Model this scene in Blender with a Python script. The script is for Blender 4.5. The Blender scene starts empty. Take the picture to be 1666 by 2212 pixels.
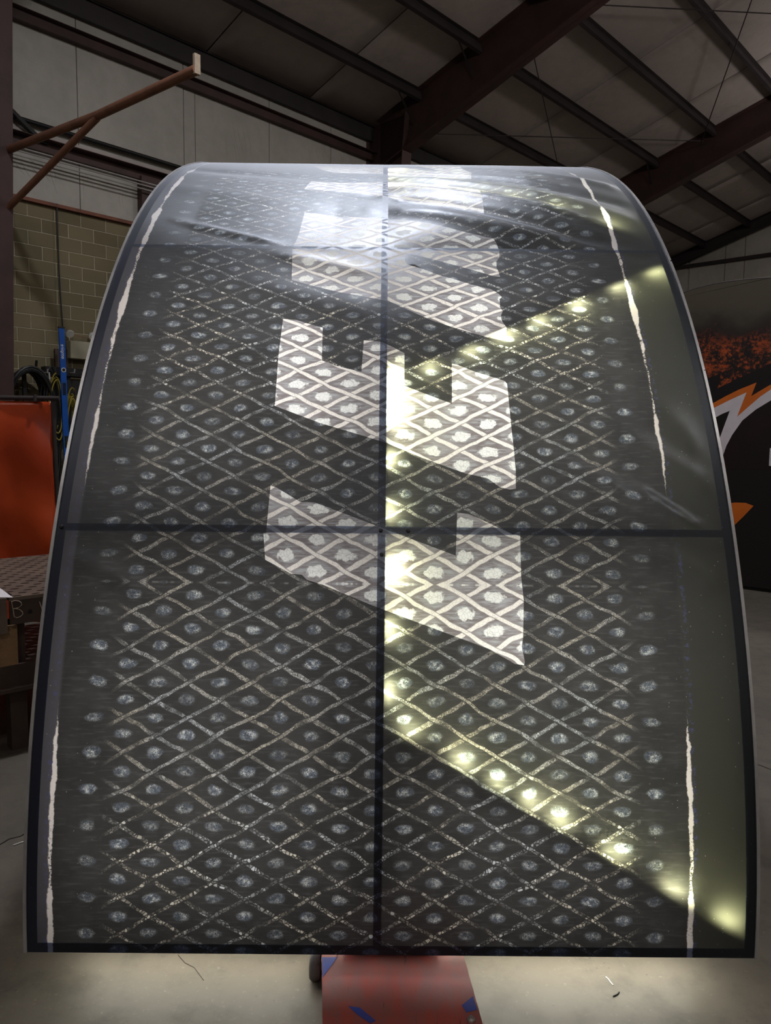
import bpy, bmesh, math, random
import numpy as np
from mathutils import Vector, Matrix
from mathutils.geometry import delaunay_2d_cdt

random.seed(7)
scn = bpy.context.scene
COL = scn.collection

# ------------------------------------------------------------------ camera
FPX, CX, CY, CAMH = 1640.0, 833.0, 1106.0, 1.6
PITCH, ROLL = math.radians(5.65), math.radians(0.65)
_cp, _sp, _c, _s = math.cos(PITCH), math.sin(PITCH), math.cos(ROLL), math.sin(ROLL)
def _rz(v): return np.array([_c*v[0]-_s*v[1], _s*v[0]+_c*v[1], v[2]])
RT, FW, UP = _rz((1, 0, 0)), _rz((0, -_sp, _cp)), _rz((0, -_cp, -_sp))
def _w(c): return Vector((float(RT@c), float(FW@c), float(UP@c)))
cam = bpy.data.cameras.new('camera')
cam.sensor_fit = 'HORIZONTAL'; cam.sensor_width = 36.0; cam.lens = FPX/1666*36
cam.clip_end = 200; cam.clip_start = 0.02
camo = bpy.data.objects.new('camera', cam); COL.objects.link(camo)
_x, _y, _z = _w(np.array([1., 0, 0])), _w(np.array([0, -1., 0])), _w(np.array([0, 0, -1.]))
camo.matrix_world = Matrix(((_x.x, _y.x, _z.x, 0), (_x.y, _y.y, _z.y, 0), (_x.z, _y.z, _z.z, CAMH), (0, 0, 0, 1)))
scn.camera = camo

# ------------------------------------------------------------------ world, exposure, view
wd = bpy.data.worlds.new('world'); scn.world = wd; wd.use_nodes = True
wd.node_tree.nodes['Background'].inputs[0].default_value = (0.5, 0.55, 0.6, 1)
wd.node_tree.nodes['Background'].inputs[1].default_value = 0.02
vs = scn.view_settings
vs.view_transform = 'Standard'; vs.look = 'None'; vs.gamma = 1; vs.use_curve_mapping = False
vs.exposure = 0.0
scn.cycles.use_denoising = True
scn.cycles.max_bounces = 5
scn.cycles.diffuse_bounces = 3
scn.cycles.transmission_bounces = 3
scn.cycles.use_adaptive_sampling = True
scn.cycles.adaptive_threshold = 0.12
scn.cycles.adaptive_min_samples = 12
scn.cycles.glossy_bounces = 2
scn.cycles.caustics_reflective = False
scn.cycles.caustics_refractive = False
scn.cycles.sample_clamp_indirect = 4.0

# lamp and interior light levels
BAY_POWER = 88.0          # high bay lamps under the roof
LED_LEVEL = 520.0          # led module lens emission
FOOT_POWER = 2.2           # added unseen bars that make the floor glow
BACK_POWER = 7.8           # lamps on the liner behind the printed sheets

# ------------------------------------------------------------------ building frame: l along the shop, t across it, z up
YAW = math.radians(42.5)
LD = np.array([math.sin(YAW), math.cos(YAW), 0]); TD = np.array([math.cos(YAW), -math.sin(YAW), 0])
TW, ZE, TAN = -11.7, 8.05, math.tan(math.radians(16.9))
def B(l, t, z): return Vector((l*LD[0]+t*TD[0], l*LD[1]+t*TD[1], z))
def ray(x, y):
    d = np.array([(x-CX)/FPX, (y-CY)/FPX, 1.0]); return np.array([d@RT, d@FW, d@UP])
def bray(x, y):
    d = ray(x, y); return d@LD, d@TD, d[2]
def on_t(x, y, t):
    a, b, c = bray(x, y); k = t/b; return a*k, CAMH+c*k
def on_l(x, y, l):
    a, b, c = bray(x, y); k = l/a; return b*k, CAMH+c*k
def on_z(x, y, z):
    d = ray(x, y); k = (z-CAMH)/d[2]; return Vector((d[0]*k, d[1]*k, z))
def roof_z(t): return ZE+TAN*(t-TW)
LV, TV, ZV = Vector(LD), Vector(TD), Vector((0, 0, 1))
XV, YV = Vector((1, 0, 0)), Vector((0, 1, 0))

# ------------------------------------------------------------------ node helpers
class NT:
    def __init__(self, mat):
        mat.use_nodes = True; self.t = mat.node_tree; self.t.nodes.clear()
        self.out = self.t.nodes.new('ShaderNodeOutputMaterial')
    def n(self, typ, **kw):
        nd = self.t.nodes.new(typ)
        for k, v in kw.items(): setattr(nd, k, v)
        return nd
    def put(self, sock, v):
        if isinstance(v, V): self.t.links.new(v.s, sock)
        elif hasattr(v, 'is_output'): self.t.links.new(v, sock)
        elif isinstance(v, (tuple, list)):
            v = tuple(v); sock.default_value = v if len(v) == len(sock.default_value) else v+(1,)
        else: sock.default_value = v
    def math(self, op, *a, clamp=False):
        nd = self.n('ShaderNodeMath', operation=op, use_clamp=clamp)
        for i, v in enumerate(a): self.put(nd.inputs[i], v)
        return V(self, nd.outputs[0])
    def vec(self, x, y, z=0.0):
        nd = self.n('ShaderNodeCombineXYZ')
        for i, v in enumerate((x, y, z)): self.put(nd.inputs[i], v)
        return V(self, nd.outputs[0])
    def noise(self, vec, scale, detail=2.0, rough=0.5, color=False):
        nd = self.n('ShaderNodeTexNoise'); self.put(nd.inputs['Vector'], vec)
        nd.inputs['Scale'].default_value = scale; nd.inputs['Detail'].default_value = detail; nd.inputs['Roughness'].default_value = rough
        return V(self, nd.outputs[1 if color else 0])
    def voro(self, vec, scale, feature='F1', out='Distance'):
        nd = self.n('ShaderNodeTexVoronoi', feature=feature); self.put(nd.inputs['Vector'], vec)
        nd.inputs['Scale'].default_value = scale
        return V(self, nd.outputs[out])
    def step(self, v, lo, hi, a=0.0, b=1.0):
        nd = self.n('ShaderNodeMapRange', interpolation_type='SMOOTHSTEP')
        for i, q in enumerate((v, lo, hi, a, b)): self.put(nd.inputs[i], q)
        return V(self, nd.outputs[0])
    def mix(self, f, a, b):
        nd = self.n('ShaderNodeMix', data_type='RGBA'); self.put(nd.inputs[0], f); self.put(nd.inputs[6], a); self.put(nd.inputs[7], b)
        return V(self, nd.outputs[2])
    def mul(self, a, f):
        nd = self.n('ShaderNodeVectorMath', operation='SCALE'); self.put(nd.inputs[0], a); self.put(nd.inputs['Scale'], f)
        return V(self, nd.outputs[0])
    def sep(self, v):
        nd = self.n('ShaderNodeSeparateXYZ'); self.put(nd.inputs[0], v); return [V(self, o) for o in nd.outputs]
    def obj(self): return V(self, self.n('ShaderNodeTexCoord').outputs['Object'])
    def pos(self): return V(self, self.n('ShaderNodeNewGeometry').outputs['Position'])
    def uv(self): return V(self, self.n('ShaderNodeTexCoord').outputs['UV'])
    def bump(self, h, strength=0.3, dist=0.01):
        nd = self.n('ShaderNodeBump'); self.put(nd.inputs['Height'], h)
        nd.inputs['Strength'].default_value = strength; nd.inputs['Distance'].default_value = dist
        return V(self, nd.outputs[0])
    def bsdf(self, color, rough=0.6, metal=0.0, normal=None, spec=0.4):
        nd = self.n('ShaderNodeBsdfPrincipled'); self.put(nd.inputs['Base Color'], color); self.put(nd.inputs['Roughness'], rough)
        self.put(nd.inputs['Metallic'], metal); nd.inputs['Specular IOR Level'].default_value = spec
        if normal is not None: self.put(nd.inputs['Normal'], normal)
        self.t.links.new(nd.outputs[0], self.out.inputs[0])
class V:
    def __init__(self, g, s): self.g, self.s = g, s
    def __add__(self, o): return self.g.math('ADD', self, o)
    __radd__ = __add__
    def __sub__(self, o): return self.g.math('SUBTRACT', self, o)
    def __rsub__(self, o): return self.g.math('SUBTRACT', o, self)
    def __mul__(self, o): return self.g.math('MULTIPLY', self, o)
    __rmul__ = __mul__
    def __truediv__(self, o): return self.g.math('DIVIDE', self, o)
    def abs(self): return self.g.math('ABSOLUTE', self)
    def frac(self): return self.g.math('FRACT', self)
    def floor(self): return self.g.math('FLOOR', self)
    def sqrt(self): return self.g.math('SQRT', self)
    def max(self, o): return self.g.math('MAXIMUM', self, o)
    def min(self, o): return self.g.math('MINIMUM', self, o)

def mat(name): return bpy.data.materials.new(name)
def simple(name, c1, c2=None, rough=0.6, metal=0.0, scale=4.0, bump=0.0, spec=0.4, detail=4):
    m = mat(name); g = NT(m); p = g.obj()
    c2 = c2 or tuple(v*0.7 for v in c1)
    n = g.noise(p, scale, detail, 0.6)
    col = g.mix(g.step(n, 0.35, 0.68), c1, c2)
    g.bsdf(col, rough, metal, g.bump(g.noise(p, scale*6, 3), bump, 0.005) if bump else None, spec)
    return m
def emitter(name, c, s):
    m = mat(name); g = NT(m); e = g.n('ShaderNodeEmission'); e.inputs[0].default_value = tuple(c)+(1,); e.inputs[1].default_value = s
    g.t.links.new(e.outputs[0], g.out.inputs[0]); return m

M = {}
M['steel_red'] = simple('red_oxide_steel', (0.070, 0.036, 0.033), (0.048, 0.027, 0.026), 0.55, 0, 2.5)
M['steel_dark'] = simple('dark_purlin_steel', (0.040, 0.031, 0.033), (0.028, 0.022, 0.024), 0.6, 0, 2.0)
M['steel_rust'] = simple('rusty_orange_steel', (0.23, 0.085, 0.05), (0.16, 0.062, 0.04), 0.6, 0, 6)
M['pipe_brown'] = simple('primed_brown_pipe', (0.26, 0.12, 0.075), (0.19, 0.09, 0.06), 0.55, 0, 5)
M['plate_lit'] = simple('lit_tan_plate', (0.42, 0.33, 0.24), (0.34, 0.27, 0.2), 0.6, 0, 8)  # tan lighter than the pipe, the end plate's lit look in its colour
M['black'] = simple('black_paint', (0.012, 0.012, 0.013), (0.008, 0.008, 0.008), 0.5, 0, 5)
M['rubber'] = simple('black_rubber', (0.014, 0.014, 0.015), (0.009, 0.009, 0.01), 0.45, 0, 12)
M['conduit'] = simple('galvanised_conduit', (0.46, 0.44, 0.43), (0.36, 0.35, 0.34), 0.45, 0.1, 6)
M['alu'] = simple('brushed_aluminium', (0.55, 0.55, 0.56), (0.42, 0.42, 0.44), 0.38, 0.7, 8)
M['liner'] = simple('white_inner_liner', (0.72, 0.72, 0.70), (0.66, 0.66, 0.65), 0.7, 0, 5)
M['navy'] = simple('dark_navy_frame', (0.014, 0.016, 0.024), (0.010, 0.011, 0.017), 0.5, 0, 6)
M['blue'] = simple('blue_anodised_level', (0.006, 0.085, 0.40), (0.005, 0.07, 0.34), 0.4, 0, 6)
M['white'] = simple('white_plastic', (0.75, 0.74, 0.72), (0.68, 0.67, 0.65), 0.5, 0, 6)
M['paper'] = simple('white_paper', (0.78, 0.74, 0.78), (0.72, 0.69, 0.72), 0.7, 0, 6)
M['beige'] = simple('beige_plastic', (0.40, 0.38, 0.28), (0.36, 0.34, 0.25), 0.5, 0, 4)
M['yellow'] = simple('yellow_cord', (0.32, 0.25, 0.03), (0.25, 0.2, 0.03), 0.5, 0, 8)
M['wood'] = simple('rough_wood_block', (0.30, 0.18, 0.09), (0.2, 0.12, 0.06), 0.75, 0, 9, 0.3)
M['table_steel'] = simple('brown_mill_steel', (0.17, 0.125, 0.10), (0.12, 0.088, 0.075), 0.5, 0.2, 7)
M['table_side'] = simple('dark_mill_steel', (0.075, 0.05, 0.04), (0.05, 0.034, 0.03), 0.55, 0.2, 6)
M['chalk'] = simple('chalk_mark', (0.42, 0.33, 0.26), (0.25, 0.19, 0.15), 0.9, 0, 40)
M['chrome'] = simple('zinc_bolt', (0.6, 0.58, 0.55), (0.45, 0.44, 0.42), 0.3, 0.9, 20)
M['caster'] = simple('grey_caster_rubber', (0.16, 0.15, 0.145), (0.11, 0.1, 0.1), 0.7, 0, 14)
M['blue_paint'] = simple('blue_paint_mark', (0.03, 0.06, 0.30), (0.05, 0.05, 0.22), 0.6, 0, 20)
M['lens'] = emitter('led_lens', (0.97, 1.0, 0.60), LED_LEVEL)
M['bay_lens'] = emitter('bay_lens', (0.93, 0.96, 1.0), 6.0); M['bay_lens'].cycles.emission_sampling = 'NONE'
M['glass'] = simple('clear_lamp_glass', (0.75, 0.75, 0.72), (0.6, 0.6, 0.58), 0.15, 0.0, 5, 0, 0.9)

def m_insul(name, c1, c2, wr=0.25):
    m = mat(name); g = NT(m); p = g.pos()
    x, y, z = g.sep(p)
    n = g.noise(p, 0.55, 4, 0.6); n2 = g.noise(p, 6, 4, 0.6)
    col = g.mix(g.step(n*0.7+n2*0.3, 0.36, 0.66), c1, c2)
    st = g.vec(x*3.0, y*3.0, z*0.5)
    h = g.noise(st, 2.2, 3, 0.6)*0.7+g.noise(p, 1.4, 2)*0.6
    g.bsdf(col, 0.62, 0, g.bump(h, wr, 0.06), 0.3)
    return m
M['insul_wall'] = m_insul('white_vinyl_wall_insulation', (0.50, 0.475, 0.43), (0.40, 0.38, 0.345))
M['insul_roof'] = m_insul('white_vinyl_roof_insulation', (0.52, 0.455, 0.43), (0.43, 0.38, 0.36), 0.18)
M['mortar'] = simple('pale_mortar', (0.46, 0.41, 0.31), (0.40, 0.355, 0.27), 0.9, 0, 9)
def m_block():
    m = mat('painted_concrete_block'); g = NT(m); p = g.pos()
    oi = g.n('ShaderNodeObjectInfo'); r = V(g, oi.outputs['Random'])
    n = g.noise(p, 1.1, 3, 0.6)
    c = g.mix(g.step(n, 0.35, 0.65), (0.215, 0.178, 0.108), (0.178, 0.154, 0.094))
    c = g.mul(c, 0.86+r*0.28)
    g.bsdf(c, 0.8, 0, g.bump(g.noise(p, 90, 3, 0.7), 0.35, 0.004), 0.2); return m
M['block'] = m_block()
def m_floor():
    m = mat('worn_concrete_floor'); g = NT(m); p = g.pos()
    n = g.noise(p, 0.7, 5, 0.62); n2 = g.noise(p, 7, 5, 0.65); n3 = g.noise(p, 60, 3, 0.6)
    c = g.mix(g.step(n, 0.33, 0.68), (0.140, 0.123, 0.100), (0.094, 0.083, 0.068))
    c = g.mix(g.step(n2, 0.46, 0.70)*0.6, c, (0.072, 0.063, 0.053))
    c = g.mix(g.step(n3, 0.6, 0.8)*0.35, c, (0.30, 0.28, 0.24))
    sp = g.step(g.voro(p, 30), 0.14, 0.05)*g.step(g.noise(p, 5, 3), 0.50, 0.58)
    c = g.mix(sp*0.7, c, (0.06, 0.055, 0.05))
    g.bsdf(c, 0.42+n2*0.25, 0, g.bump(n2*0.5+n3*0.3, 0.12, 0.01), 0.45); return m
M['floor'] = m_floor()
def m_curtain():
    m = mat('orange_welding_curtain'); g = NT(m); p = g.pos()
    n = g.noise(p, 2.0, 3)
    c = g.mix(g.step(n, 0.35, 0.65), (0.50, 0.058, 0.008), (0.40, 0.04, 0.006))
    g.bsdf(c, 0.35, 0, g.bump(g.noise(p, 5, 2), 0.2, 0.03), 0.5); return m
M['curtain'] = m_curtain()
def m_red_plate():
    m = mat('scuffed_red_plate'); g = NT(m); p = g.obj(); x, y, z = g.sep(p)
    n = g.noise(g.vec(x*9, y*2.2, z), 3, 5, 0.65); n2 = g.noise(p, 14, 5, 0.7)
    c = g.mix(g.step(n, 0.38, 0.62), (0.30, 0.055, 0.042), (0.23, 0.070, 0.062))
    c = g.mix(g.step(n2, 0.5, 0.68)*0.7, c, (0.20, 0.075, 0.06))
    c = g.mix(g.step(g.noise(g.vec(x*26, y*3, z), 3, 4), 0.64, 0.72)*0.8, c, (0.07, 0.03, 0.035))
    g.bsdf(c, 0.5, 0, g.bump(n2, 0.1, 0.003), 0.4); return m
M['red_plate'] = m_red_plate()

def m_grunge():
    m = mat('black_and_orange_grunge_print'); g = NT(m); uvx, uvy, _ = g.sep(g.uv())   # metres across and up
    v = g.vec(uvx, uvy)
    big = g.noise(v, 2.4, 4, 0.6); fine = g.noise(v, 26, 5, 0.75); mid = g.noise(v, 9, 4, 0.65)
    zone = g.step(uvy, 1.75, 1.95)*g.step(uvy+big*0.8, 3.25, 2.95)
    org = zone*g.step(fine*0.55+mid*0.35+big*0.4, 0.60, 0.74)
    c = g.mix(org, (0.010, 0.0075, 0.008), g.mix(mid, (0.48, 0.10, 0.02), (0.30, 0.045, 0.012)))
    haze = g.step(uvy+big*0.5, 2.95, 3.35)
    c = g.mix(haze*0.8, c, (0.075, 0.062, 0.042))
    g.bsdf(c, 0.42, 0, None, 0.4); return m
M['grunge'] = m_grunge()
M['print_black'] = simple('satin_black_print', (0.008, 0.0065, 0.0075), (0.016, 0.007, 0.008), 0.4, 0, 1.5)
M['print_orange'] = simple('orange_print', (0.56, 0.13, 0.015), (0.50, 0.11, 0.012), 0.45, 0, 3)
M['print_white'] = simple('white_print', (0.62, 0.56, 0.60), (0.55, 0.50, 0.54), 0.45, 0, 3)

# ------------------------------------------------------------------ printed sheet of the curved sign
U0, HP, HS, SM, T0 = -0.0575, 0.0868, 0.0489, 1.0225, 0.0385   # print axis, half scale width, half scale height, mirror line, first row
def m_print(letter, hem=False):
    m = mat('printed_mesh_'+('letter' if letter else 'sheet')+('_hem' if hem else '')); g = NT(m)
    u, s, _ = g.sep(g.uv())
    U = u-U0; au = U.abs(); t = (s-SM).abs()
    v = g.vec(au, t)                      # the print is mirrored about both axes
    raw = g.vec(u, s)
    w1, w2, _w3 = g.sep(g.noise(v, 11, 2, 0.5, color=True))
    a = au/HP+(w1-0.5)*0.34
    b = (t-T0)/HS+(w2-0.5)*0.5
    p = (a+b+1.0)*0.5; q = (a-b+1.0)*0.5
    dp = ((p+0.5).frac()-0.5).abs(); dq = ((q+0.5).frac()-0.5).abs()
    wn = g.noise(v, 16, 2)
    hw = (0.034 if not letter else 0.050)+wn*0.05
    edge = g.voro(v, 95, 'DISTANCE_TO_EDGE')
    cell = g.voro(v, 95, 'F1', 'Color'); cr, cg_, cb = g.sep(cell)
    edge2 = g.voro(v, 260, 'DISTANCE_TO_EDGE'); c2r, _a, _b = g.sep(g.voro(v, 260, 'F1', 'Color'))
    lp = g.step(dp-hw, 0.018, -0.012)*g.step(dq-wn*0.05, 0.045, 0.09); lq = g.step(dq-hw*0.85, 0.018, -0.012)
    line = lp.max(lq)
    beady = g.step(t, 0.35, 0.75)
    coarse = g.step(edge, 0.03, 0.16)*(0.22+cr*cr*0.95)
    fine = g.step(edge2, 0.02, 0.14)*(0.30+c2r*0.7)
    if letter:
        tex = 0.62+g.step(edge, 0.0, 0.07)*0.38
    else:
        seg = g.step(g.noise(v, 21, 2, 0.5), 0.34, 0.56)*0.75+0.25
        tex = (beady*coarse+(1.0-beady)*fine*(0.5+wn*0.7))*seg
    fade = g.step(a, 8.7, 7.9)
    line = line*tex*fade
    fp = p.frac()-0.5; fq = q.frac()-0.5
    dx = (fp+fq)*HP; dy = (fp-fq)*HS+(0.004 if letter else 0.002)
    rr = ((dx/0.0245)*(dx/0.0245)+(dy/0.0150)*(dy/0.0150)).sqrt()
    idv = g.vec(p.floor(), q.floor(), 3.0)
    wno = g.n('ShaderNodeTexWhiteNoise'); g.put(wno.inputs['Vector'], idv); rnd = V(g, wno.outputs[0])
    bn = g.noise(v, 48, 3, 0.6)
    grain = g.step(edge2, 0.01, 0.10)*(0.35+c2r*0.65)
    if letter:
        blob = g.step(rr+(bn-0.5)*1.9, 1.25, 0.95)*(0.5+0.5*g.step(edge, 0.0, 0.07))
    else:
        shade = g.step(bn, 0.38, 0.62)
        blob = g.step(rr+(bn-0.5)*1.2, 1.15, 0.6)*grain*(0.40+rnd*0.60)*(0.40+shade*0.60)
    blob = blob*g.step(a, 9.7, 9.1)
    # ground
    gn = g.noise(v, 7, 4, 0.65); gst = g.noise(g.vec(au*5, t*38), 3, 3, 0.6)
    if letter:
        ring = g.step(dp.min(dq), 0.12, 0.22)
        gr = g.mix(g.step(gn*0.6+gst*0.4, 0.36, 0.64), (0.165, 0.140, 0.138), (0.32, 0.297, 0.300))
        gr = g.mix(ring*g.step(gst, 0.42, 0.6)*0.55, gr, (0.42, 0.44, 0.46))
        col = g.mix(blob, gr, (0.80, 0.80, 0.77))
        col = g.mix(line, col, (0.82, 0.775, 0.72))
    else:
        gr = g.mix(g.step(gn, 0.35, 0.65), (0.0150, 0.0146, 0.0136), (0.0255, 0.0240, 0.0225))
        gr = g.mix(g.step(gst, 0.50, 0.72)*0.55, gr, (0.060, 0.059, 0.060))
        outside = g.step(au, 0.872, 0.884)
        lft = g.step(U, 0.05, -0.05)
        oc = g.mix(lft, (0.026, 0.0255, 0.019), (0.056, 0.052, 0.058))
        gr = g.mix(outside, gr, oc)
        tint = g.mix(g.step(g.noise(v, 4, 2), 0.4, 0.6), (0.52, 0.48, 0.40), (0.46, 0.48, 0.49))
        bcol = g.mix(g.step(bn, 0.4, 0.6), (0.26, 0.32, 0.42), (0.62, 0.65, 0.64))
        col = g.mix(blob, gr, bcol)
        col = g.mix(line, col, tint)
        # chalky line down each side of the print
        sn = g.noise(g.vec(s*1.0, 4.0), 5.5, 5, 0.7); sw = g.noise(g.vec(s*1.0, 9.0), 3.1, 3, 0.6)
        off = (au-0.880+(sn-0.5)*0.034+(g.noise(raw, 70, 3, 0.7)-0.5)*0.007)
        env = g.step(t, 0.30, 0.95)*0.6+0.4*g.step(t, 0.22, 0.4)
        ww = -0.004+(0.003+g.step(sw, 0.40, 0.66)*0.0120)*env+0.0015*env
        stripe = g.step(off.abs()-ww, 0.0035, -0.0005)*g.step(g.noise(raw, 150, 3, 0.7)+g.step(sw, 0.42, 0.62)*0.30*env, 0.44, 0.56)
        smear = g.step((off-0.012).abs(), 0.012, 0.002)*g.step(g.noise(raw, 70, 3, 0.7), 0.5, 0.66)
        col = g.mix(smear*0.6, col, (0.06, 0.065, 0.18))
        col = g.mix(stripe, col, (0.66, 0.60, 0.56))
        # flecks
        fr, _f2, _f3 = g.sep(g.voro(raw, 80, 'F1', 'Color'))
        fleck = g.step(g.voro(raw, 80), 0.15, 0.05)*g.step(fr+g.noise(raw, 6, 2)*0.5, 1.08, 1.16)*g.step(au, 0.66, 0.9)
        col = g.mix(fleck*0.7, col, (0.42, 0.40, 0.32))
    dash = g.step(t, 0.0040, 0.0015)*g.step(g.noise(g.vec(au, 2.0), 26, 2), 0.5, 0.56)*g.step(a, 8.5, 7.5)*(0.85 if letter else 0.10)
    col = g.mix(dash, col, (0.8, 0.77, 0.72))
    weave = g.math('SINE', s*1750.0)*g.math('SINE', u*1750.0+1.0)
    col = g.mul(col, 0.97+weave*0.10*g.noise(raw, 2.5, 2))
    if hem:
        cr_, cg2, cb_ = g.sep(col); tn = (0.60, 0.72, 1.0) if letter else (0.42, 0.52, 0.86)
        col = g.vec(cr_*tn[0], cg2*tn[1]+(0 if letter else 0.002), cb_*tn[2]+(0 if letter else 0.005))
    di = g.n('ShaderNodeBsdfDiffuse'); g.put(di.inputs['Color'], col)
    r_, g_, b_ = g.sep(col)            # thin ink lets more light through than it reflects
    k0, k1 = (0.92, 0.013) if not hem else (0.5, 0.01)
    tr = g.n('ShaderNodeBsdfTranslucent'); g.put(tr.inputs['Color'], g.vec(r_*k0+k1, g_*k0+k1*0.98, b_*k0+k1*0.90))
    mx = g.n('ShaderNodeMixShader'); mx.inputs[0].default_value = 0.5
    g.t.links.new(di.outputs[0], mx.inputs[1]); g.t.links.new(tr.outputs[0], mx.inputs[2])
    gl = g.n('ShaderNodeBsdfGlossy'); gl.inputs['Color'].default_value = (0.8, 0.85, 0.95, 1); gl.inputs['Roughness'].default_value = 0.41
    fz = g.n('ShaderNodeFresnel'); fz.inputs[0].default_value = 1.55
    m2 = g.n('ShaderNodeMixShader'); g.put(m2.inputs[0], V(g, fz.outputs[0])*(1.0-line.max(blob)*(0.8 if letter else 0.3)))
    g.t.links.new(mx.outputs[0], m2.inputs[1]); g.t.links.new(gl.outputs[0], m2.inputs[2])
    g.t.links.new(m2.outputs[0], g.out.inputs[0])
    return m
M['sheet'] = m_print(False); M['letter'] = m_print(True); M['sheet_hem'] = m_print(False, True); M['letter_hem'] = m_print(True, True)

# ------------------------------------------------------------------ mesh helpers
class MB:
    def __init__(self): self.v, self.f, self.uv = [], [], []
    def add(self, vs, fs):
        o = len(self.v); self.v += [tuple(p) for p in vs]; self.f += [tuple(i+o for i in f) for f in fs]; return self
    def box(self, c, ax, half):
        c = Vector(c); a = [Vector(x)*h for x, h in zip(ax, half)]
        vs = [c+a[0]*i+a[1]*j+a[2]*k for i in (-1, 1) for j in (-1, 1) for k in (-1, 1)]
        return self.add(vs, [(0, 1, 3, 2), (4, 6, 7, 5), (0, 4, 5, 1), (2, 3, 7, 6), (0, 2, 6, 4), (1, 5, 7, 3)])
    def bar(self, p0, p1, side, up, w, h):
        p0, p1 = Vector(p0), Vector(p1); d = (p1-p0)
        return self.box((p0+p1)/2, (d.normalized(), Vector(side).normalized(), Vector(up).normalized()), (d.length/2, w/2, h/2))
    def tube(self, pts, r, n=10, cap=True):
        pts = [Vector(p) for p in pts]; rs = r if isinstance(r, (list, tuple)) else [r]*len(pts)
        rings = []; ref = None
        for i, p in enumerate(pts):
            d = (pts[min(i+1, len(pts)-1)]-pts[max(i-1, 0)]).normalized()
            if ref is None: ref = d.orthogonal().normalized()
            ref = (ref-d*ref.dot(d)); ref = ref.normalized() if ref.length > 1e-6 else d.orthogonal().normalized()
            b = d.cross(ref)
            rings.append([p+(ref*math.cos(k*2*math.pi/n)+b*math.sin(k*2*math.pi/n))*rs[i] for k in range(n)])
        vs = [q for rg in rings for q in rg]; fs = []
        for i in range(len(pts)-1):
            for k in range(n): fs.append((i*n+k, i*n+(k+1) % n, (i+1)*n+(k+1) % n, (i+1)*n+k))
        if cap: fs += [tuple(range(n))[::-1], tuple((len(pts)-1)*n+k for k in range(n))]
        return self.add(vs, fs)
    def prism(self, poly, d):
        poly = [Vector(p) for p in poly]; d = Vector(d); n = len(poly)
        return self.add(poly+[p+d for p in poly], [tuple(range(n))[::-1], tuple(range(n, 2*n))]+[(i, (i+1) % n, n+(i+1) % n, n+i) for i in range(n)])
    def build(self, name, m, parent=None, smooth=False, bevel=0.0):
        me = bpy.data.meshes.new(name); me.from_pydata(self.v, [], self.f)
        o = bpy.data.objects.new(name, me); COL.objects.link(o); me.materials.append(m)
        bm = bmesh.new(); bm.from_mesh(me); bmesh.ops.recalc_face_normals(bm, faces=bm.faces); bm.to_mesh(me); bm.free()
        if smooth:
            me.polygons.foreach_set('use_smooth', [True]*len(me.polygons))
            try: me.set_sharp_from_angle(angle=math.radians(40))
            except Exception: pass
        if bevel:
            b = o.modifiers.new('bevel', 'BEVEL'); b.width = bevel; b.segments = 2; b.limit_method = 'ANGLE'
        if parent: o.parent = parent; o.matrix_parent_inverse = parent.matrix_world.inverted()
        return o
def tag(o, label, cat, group=None):
    o['label'] = label; o['category'] = cat
    if group: o['group'] = group
    return o
def struct(o, label=None):
    o['kind'] = 'structure'
    if label: o['label'] = label
    return o
def thing(name, label, cat, loc=(0, 0, 0), group=None):
    o = bpy.data.objects.new(name, None); o.empty_display_size = 0.1; COL.objects.link(o); o.location = loc
    o.matrix_world = Matrix.Translation(Vector(loc)); return tag(o, label, cat, group)

# ================================================================== SETTING
LMIN, LMAX, TMAX = -14.0, 28.0, 14.0
TR = 1.2   # ridge
mb = MB()
N = 24
mb.add([B(LMIN, TW-0.3, 0), B(LMAX, TW-0.3, 0), B(LMAX, TMAX, 0), B(LMIN, TMAX, 0)], [(0, 1, 2, 3)])
floor = struct(mb.build('floor', M['floor']), 'worn grey-brown concrete shop floor')
# floor crack and saw cut
def ribbon(pts, w, up=ZV):
    m_ = MB(); L = []; R_ = []
    for i, p in enumerate(pts):
        d = (pts[min(i+1, len(pts)-1)]-pts[max(i-1, 0)]).normalized(); sd = d.cross(up).normalized()*(w/2)
        L.append(p+sd); R_.append(p-sd)
    n = len(pts); m_.add(L+R_, [(i, i+1, n+i+1, n+i) for i in range(n-1)]); return m_
for pl in ([(-160, 1885), (-60, 1850), (0, 1824), (20, 1812), (45, 1806), (66, 1792), (120, 1775)], [(1600, 1640), (1640, 1652), (1666, 1662), (1720, 1680)]):
    pts = [on_z(x, y, 0.0012) for x, y in pl]
    ribbon(pts, 0.006).build('floor_crack', M['black'], floor)

# left wall: backing, blocks, insulation
ZTOP = 4.98
mb = MB()
mb.box(B((LMIN+LMAX)/2, TW-0.16, ZTOP/2), (LV, TV, ZV), ((LMAX-LMIN)/2, 0.15, ZTOP/2))
mb.box(B((LMIN+LMAX)/2, TW-0.22, (ZTOP+8.0)/2), (LV, TV, ZV), ((LMAX-LMIN)/2, 0.09, (8.0-ZTOP)/2))
wall_left = struct(mb.build('wall_left', M['mortar']), 'tall side wall of tan concrete block below white insulation')
blk = MB().box((0, 0, 0), ((1, 0, 0), (0, 1, 0), (0, 0, 1)), (0.199, 0.02, 0.0975)).build('block', M['block'], wall_left)
bv = bmesh.new(); bv.from_mesh(blk.data); bmesh.ops.bevel(bv, geom=bv.edges[:], offset=0.006, segments=1, affect='EDGES'); bv.to_mesh(blk.data); bv.free()
half = MB().box((0, 0, 0), ((1, 0, 0), (0, 1, 0), (0, 0, 1)), (0.0975, 0.02, 0.0975)).build('block', M['block'], wall_left)
first = [True, True]
Rw = Matrix((LV, TV, ZV)).transposed().to_4x4()
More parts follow.
